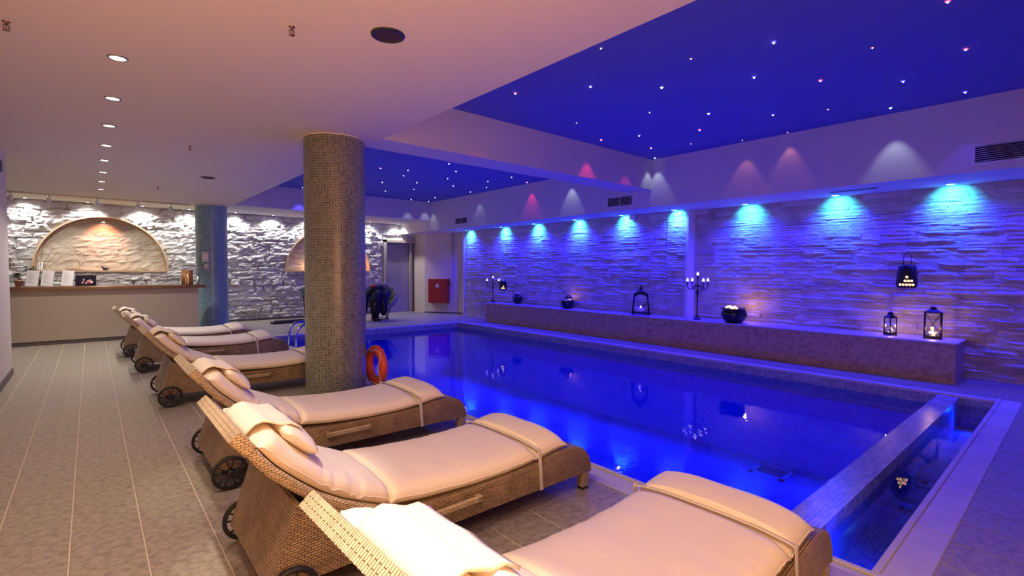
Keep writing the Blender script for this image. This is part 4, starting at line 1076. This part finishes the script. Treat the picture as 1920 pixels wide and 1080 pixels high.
g = thing('diving_gear', 'pile of black jackets and straps with a red patch over the round chair', 'clothing', (5.80, 12.32, 0), math.radians(-25))
def blob(pts, rads, seed, nm='jacket', m_n='black_cloth'):
    mb = MB(); seg = 12; rings = []
    for i, (p, r) in enumerate(zip(pts, rads)):
        ring = []
        d = (Vector(pts[min(i+1, len(pts)-1)])-Vector(pts[max(i-1, 0)])).normalized()
        s1 = Vector((1, 0, 0)) if abs(d.x) < 0.8 else Vector((0, 1, 0)); s1 = (s1-d*s1.dot(d)).normalized(); s2 = d.cross(s1)
        for k in range(seg):
            a = 2*PI*k/seg; rr = r*(1+0.22*mnoise.noise(Vector((math.cos(a)*2+seed, math.sin(a)*2, i*0.9))))
            ring.append(Vector(p)+s1*math.cos(a)*rr+s2*math.sin(a)*rr*0.7)
        rings.append(ring)
    return mb.loft(rings).build(nm, m_n, g)
blob([(-0.30, 0.05, 0.70), (-0.1, 0.0, 0.78), (0.10, 0.02, 0.80), (0.20, 0.05, 0.72), (0.26, 0.08, 0.62)], [0.10, 0.17, 0.18, 0.14, 0.07], 1)
blob([(-0.28, -0.08, 0.74), (-0.34, -0.18, 0.50), (-0.33, -0.20, 0.30), (-0.34, -0.21, 0.13)], [0.10, 0.10, 0.085, 0.05], 4, 'sleeve')
blob([(0.02, -0.06, 0.78), (-0.06, -0.22, 0.52), (-0.05, -0.26, 0.28), (-0.06, -0.28, 0.05)], [0.15, 0.14, 0.12, 0.07], 7, 'trouser_leg')
blob([(0.20, -0.02, 0.76), (0.14, -0.18, 0.50), (0.15, -0.22, 0.30), (0.16, -0.23, 0.14)], [0.15, 0.13, 0.11, 0.05], 9, 'sleeve')
blob([(-0.12, -0.34, 0.035), (0.0, -0.36, 0.045), (0.10, -0.34, 0.035)], [0.035, 0.05, 0.035], 12, 'boot')
MB().sphere((-0.10, -0.03, 0.905), 0.10, 12, sq=(1.1, 0.7, 0.45)).build('red_patch', 'red_cloth', g)
for (x, y, z) in ((-0.34, -0.27, 0.36), (-0.06, -0.37, 0.42), (0.15, -0.32, 0.46)):
    MB().lathe([(0.0, 0.03), (0.02, 0.028), (0.036, 0.0), (0.036, -0.16), (0.0, -0.17)][::-1], 14, T=Matrix.Translation((x, y, z)), cap=False).build('cylinder', 'black_plastic', g)
    MB().lathe([(0.0, 0.045), (0.012, 0.04), (0.02, 0.028), (0.0, 0.02)][::-1], 12, T=Matrix.Translation((x, y, z)), cap=False).build('valve', 'white_plastic', g)
round_chair('round_padded_chair', 'dark low round chair partly hidden behind the left of the near column', (4.50, 13.30, 0), math.radians(20), 0.42, 'chair_fabric_dark', 0.55)
t = thing('folded_mat', 'flat dark folded mat on the floor at the foot of the rough wall', 'mat', (3.72, 13.0, 0), 0.1)
MB().box((-0.38, -0.10, 0), (0.38, 0.10, 0.05), bev=0.012).box((-0.30, -0.08, 0.05), (0.40, 0.08, 0.075), bev=0.01).build('body', 'black_cloth', t)

# ================================================================ LANTERNS AND BOWLS ON THE STONE LEDGE
LZ = 0.5
def candelabrum(x, y, H, arms, label, span):
    t = thing('candelabrum', label, 'candelabrum', (x, y, LZ), -math.atan2(x, y))
    zc = H*0.70
    MB().lathe([(0.0, 0.0), (0.075, 0.0), (0.072, 0.010), (0.045, 0.022), (0.022, 0.05), (0.012, 0.075), (0.011, H*0.35), (0.016, H*0.40), (0.011, H*0.43), (0.013, H*0.50), (0.024, H*0.56), (0.022, H*0.60), (0.011, H*0.64),
               (0.018, zc), (0.010, zc+0.02), (0.010, H*0.86), (0.030, H*0.87), (0.010, H*0.885), (0.013, H*0.90), (0.013, H*0.93), (0.0, H*0.93)], 16, cap=False).build('stem', 'dark_metal', t)
    tips = [((0, 0), H*0.93)]
    for k in range(arms):
        a = 2*PI*k/arms+(0.5 if arms == 4 else 0.0); R = span
        c, s_ = math.cos(a), math.sin(a)
        pr = [(0.0, zc), (R*0.25, zc+0.025), (R*0.45, zc-0.01), (R*0.62, zc-0.055), (R*0.85, zc-0.045), (R, zc+0.0), (R, zc+0.04)]
        am = MB().tube([(p*c, p*s_, z) for p, z in pr], 0.008, 8)
        am.lathe([(0.0, 0.03), (0.012, 0.035), (0.028, 0.045), (0.026, 0.05), (0.013, 0.052), (0.013, 0.085), (0.0, 0.085)], 12, T=Matrix.Translation((R*c, R*s_, zc)), cap=False)
        am.build('arm', 'dark_metal', t); tips.append(((R*c, R*s_), zc+0.085))
    for (p, z) in tips:
        MB().lathe([(0.0, 0.0), (0.013, 0.0), (0.022, 0.016), (0.020, 0.030), (0.010, 0.052), (0.0, 0.062)], 12, T=Matrix.Translation((p[0], p[1], z)), cap=False).build('bulb', 'bulb_white', t)
candelabrum(8.06, 10.22, 0.68, 2, 'black candelabrum with three lit bulbs at the far end of the ledge', 0.155)
candelabrum(8.06, 4.45, 0.83, 4, 'tall black candelabrum with five lit bulbs beside the blue lit pilaster', 0.19)

def hanging(x, y, z0, z1, r, label, cat_n):
    t = thing('hanging_lantern', label, 'lantern', (x, y, z0))
    H = z1-z0
    prof = [(0.0, 0.0), (r*0.80, 0.0), (r, 0.03), (r*1.0, H*0.25), (r*0.93, H*0.6), (r*0.84, H*0.93), (r*0.74, H*0.985), (r*0.55, H), (0.0, H*1.0)]
    MB().lathe(prof, 28, cap=False).build('shade', 'dark_metal', t)
    for row in range(3):
        for k in range(-3, 4):
            if row == 2 and (k+row) % 2: continue
            a = math.atan2(-y, -x)+k*0.30+(0.15 if row % 2 else 0); zz = 0.045+row*0.05
            if abs(k) > 2-row*0.5 or (r < 0.11 and (row == 2 or abs(k) > 1-row)): continue
            rr = r*1.003-(0.004 if zz > H*0.4 else 0)
            Tm = Matrix.Translation((rr*math.cos(a), rr*math.sin(a), zz)) @ Matrix.Rotation(a, 4, 'Z') @ Matrix.Rotation(PI/2, 4, 'Y')
            MB().lathe([(0.008, 0.0), (0.014, 0.0), (0.014, 0.003), (0.008, 0.003)], 12, T=Tm, cap=False).build('pierced_hole', 'glow_holes', t)
    MB().tube([(-0.0, -r*0.33, H*0.97), (0, -r*0.36, H+0.10), (0, -r*0.2, H+0.15), (0, 0, H+0.165), (0, r*0.2, H+0.15), (0, r*0.36, H+0.10), (0, r*0.33, H*0.97)], 0.004, 6).build('handle', 'dark_metal', t)
    MB().tube([(0, 0, H+0.165), (0, 0, ZS-z0-0.001)], 0.0016, 5).build('wire', 'dark_metal', t)
    return t
hanging(8.20, 1.575, 1.137, 1.44, 0.115, 'large dark pierced lantern hanging on a wire at the near end of the ledge', 'lantern')
hanging(8.04, 9.78, 0.84, 1.075, 0.10, 'small dark pierced lantern hanging beside the three bulb candelabrum', 'lantern')

t = thing('twig_ball', 'dark ball of woven twigs on the far part of the ledge', 'ornament', (8.08, 9.25, LZ+0.13))
for k in range(14):
    r = random.Random(k); ax = Vector((r.uniform(-1, 1), r.uniform(-1, 1), r.uniform(-1, 1))).normalized()
    q = ax.to_track_quat('Z', 'Y'); h = r.uniform(-0.05, 0.05); rr = math.sqrt(0.118**2-h*h)
    MB().tube([q @ Vector((rr*math.cos(2*PI*i/22), rr*math.sin(2*PI*i/22), h)) for i in range(22)], 0.009, 6, closed=True).build('twig_ring', 'black_plastic', t)

def petal_bunch(t, c, n, R, seed, m_n, nm='petal', size=0.03):
    r = random.Random(seed)
    for k in range(n):
        a = r.uniform(0, 2*PI); rr = R*math.sqrt(r.random()); zz = r.uniform(0, 0.03)
        MB().sphere((c[0]+rr*math.cos(a), c[1]+rr*math.sin(a), c[2]+zz), size*r.uniform(0.7, 1.1), 8, sq=(1.2, 1, 0.7)).build(nm, m_n, t)
b1 = thing('round_bowl', 'small black bowl holding a pierced ball and pale petals on the ledge', 'bowl', (8.07, 7.55, LZ))
MB().lathe([(0.0, 0.0), (0.09, 0.0), (0.105, 0.01), (0.142, 0.06), (0.155, 0.115), (0.148, 0.165), (0.152, 0.18), (0.142, 0.18), (0.136, 0.165), (0.12, 0.08), (0.0, 0.06)], 28, cap=False).build('bowl', 'black_glaze', b1)
petal_bunch(b1, (0.02, 0, 0.16), 12, 0.085, 2, 'petal_white', size=0.028)
for k in range(8):
    r = random.Random(k+40); ax = Vector((r.uniform(-1, 1), r.uniform(-1, 1), r.uniform(-1, 1))).normalized(); q = ax.to_track_quat('Z', 'Y'); h = r.uniform(-0.03, 0.03); rr = math.sqrt(0.085**2-h*h)
    MB().tube([Vector((0.02, -0.01, 0.205))+q @ Vector((rr*math.cos(2*PI*i/18), rr*math.sin(2*PI*i/18), h)) for i in range(18)], 0.006, 6, closed=True).build('wire_ring', 'black_plastic', b1)
lamp('POINT', (8.14, 7.50, LZ+0.21), 0.9, (1, 0.42, 0.12), size=0.015, name='candle_lamp')
b2 = thing('round_bowl', 'large black round bowl with a rim of glowing white candles on the ledge', 'bowl', (8.06, 3.80, LZ))
MB().lathe([(0.0, 0.0), (0.115, 0.0), (0.13, 0.012), (0.185, 0.07), (0.203, 0.13), (0.192, 0.185), (0.178, 0.21), (0.180, 0.222), (0.208, 0.226), (0.208, 0.236), (0.182, 0.236), (0.170, 0.215), (0.17, 0.10), (0.0, 0.07)], 36, cap=False).build('bowl', 'black_glaze', b2)
petal_bunch(b2, (-0.01, 0.03, 0.235), 11, 0.085, 5, 'glow_wax', 'candle', 0.026)
lamp('POINT', (8.24, 3.66, LZ+0.30), 2.0, (1, 0.45, 0.14), size=0.02, name='candle_lamp')

# arched tree lantern
hl = thing('arched_lantern', 'black arched lantern with a leaf finial and white candle on the ledge', 'lantern', (8.07, 5.62, LZ+0.006), math.radians(-55))
def frame_bars(t, pts_list, r, nm, m_n='dark_metal'):
    for pts in pts_list: MB().tube(pts, r, 8).build(nm, m_n, t)
hw0, hw1, hb, ht = 0.155, 0.122, 0.02, 0.36
posts = []
for sx in (-1, 1):
    for sy in (-1, 1):
        posts.append([(sx*hw0, sy*0.10, 0.0), (sx*hw1, sy*0.085, ht)])
frame_bars(hl, posts, 0.019, 'post')
for sy in (-1, 1):
    arc = [(hw1*math.cos(PI*k/10), sy*0.085, ht+0.075*math.sin(PI*k/10)) for k in range(11)]
    MB().tube(arc, 0.018, 8).build('arch', 'dark_metal', hl)
    lv = MB()
    for k in range(1, 10): lv.sphere((hw1*0.9*math.cos(PI*k/10), sy*0.085, ht-0.015+0.06*math.sin(PI*k/10)), 0.024, 8, sq=(1, 0.3, 0.8))
    lv.build('leaf_garland', 'dark_metal', hl)
    MB().tube([(-hw0, sy*0.10, 0.035), (hw0, sy*0.10, 0.035)], 0.012, 8).build('rail', 'dark_metal', hl)
MB().box((-hw0, -0.10, 0.03), (hw0, 0.10, 0.045)).build('floor_plate', 'dark_metal', hl)
MB().loft([[(x, y, ht+0.06) for x, y in ((-0.05, -0.08), (0.05, -0.08), (0.05, 0.08), (-0.05, 0.08))], [(x, y, ht+0.12) for x, y in ((-0.03, -0.03), (0.03, -0.03), (0.03, 0.03), (-0.03, 0.03))], [(x, y, ht+0.20) for x, y in ((-0.006, -0.006), (0.006, -0.006), (0.006, 0.006), (-0.006, 0.006))]], smooth=False).build('roof', 'dark_metal', hl)
MB().tube([(-0.02, 0, ht+0.10), (-0.05, 0, ht+0.11), (-0.055, 0, ht+0.145), (-0.04, 0, ht+0.15)], 0.007, 6).tube([(0, 0, ht+0.19), (0.02, 0, ht+0.215), (0.045, 0, ht+0.20)], 0.006, 6).build('finial', 'dark_metal', hl)
MB().lathe([(0.0, 0.046), (0.07, 0.046), (0.085, 0.07), (0.08, 0.12), (0.05, 0.13), (0.0, 0.125)], 18, cap=False).build('candle', 'wax', hl)
MB().sphere((0, 0, 0.145), 0.012, 8, sq=(0.8, 0.8, 1.6)).build('flame', 'flame', hl)
tw = MB().tube([(0.02, 0.03, 0.045), (0.05, 0.03, 0.18), (0.10, 0.03, 0.23)], 0.006, 6)
for k in range(7): tw.sphere((0.05+0.012*k, 0.03, 0.17+0.02*math.sin(k*2)), 0.016, 6, sq=(1.3, 0.4, 0.5))
tw.build('leafy_twig', 'dark_metal', hl)

def post_lantern(x, y, w, h, rz, label, hexa, crosses):
    t = thing('lantern', label, 'lantern', (x, y, LZ), rz)
    n = 6 if hexa else 4; R = w/2*(1.0 if hexa else 1.38); a0 = 0 if hexa else PI/4
    cs = [(R*math.cos(a0+2*PI*k/n), R*math.sin(a0+2*PI*k/n)) for k in range(n)]
    for c in cs: MB().tube([(c[0], c[1], 0.0), (c[0], c[1], h)], 0.0075, 6).build('post', 'dark_metal', t)
    def plate(z0, z1, k0, k1, nm): MB().loft([[(c[0]*k0, c[1]*k0, z0) for c in cs], [(c[0]*k1, c[1]*k1, z1) for c in cs]], smooth=False).build(nm, 'dark_metal', t)
    plate(0.012, 0.035, 1.06, 1.02, 'base_plate'); plate(h, h+0.012, 1.14, 1.12, 'top_plate'); plate(h+0.012, h+0.045, 1.0, 0.35, 'roof')
    MB().lathe([(0.028, 0.0), (0.034, 0.012), (0.034, 0.024), (0.022, 0.036), (0.0, 0.04)], 14, T=Matrix.Translation((0, 0, h+0.04)), cap=False).build('chimney_cap', 'dark_metal', t)
    if not crosses:
        MB().tube([(0.032*math.cos(PI*k/10), 0, h+0.06+0.075*math.sin(PI*k/10)) for k in range(11)], 0.003, 6).build('handle', 'dark_metal', t)
    for k in range(n):
        a, b = cs[k], cs[(k+1) % n]
        MB().add([(a[0]*0.97, a[1]*0.97, 0.035), (b[0]*0.97, b[1]*0.97, 0.035), (b[0]*0.97, b[1]*0.97, h), (a[0]*0.97, a[1]*0.97, h)], [(0, 1, 2, 3)]).build('pane', 'clear_glass', t)
        if crosses:
            MB().tube([(a[0], a[1], 0.04), (b[0], b[1], h)], 0.003, 5).tube([(b[0], b[1], 0.04), (a[0], a[1], h)], 0.003, 5).build('cross_wire', 'dark_metal', t)
    petal_bunch(t, (0, 0, 0.05), 9, w*0.26, 11, 'petal_white', 'petal', 0.022)
    MB().lathe([(0.0, 0.035), (0.028, 0.035), (0.026, 0.075), (0.0, 0.072)], 12, cap=False).build('candle', 'glow_wax', t)
    MB().sphere((0, 0, 0.095), 0.010, 8, sq=(0.8, 0.8, 1.8)).build('flame', 'flame', t)
    lamp('POINT', (x, y, LZ+0.115), 2.2, (1, 0.50, 0.20), size=0.02, name='candle_lamp')
post_lantern(8.20, 1.735, 0.15, 0.23, 0.2, 'small six sided black lantern with ring handle near the ledge end', True, False)
post_lantern(8.18, 1.290, 0.165, 0.33, math.radians(-78), 'square black lantern with crossed wires at the near end of the ledge', False, True)
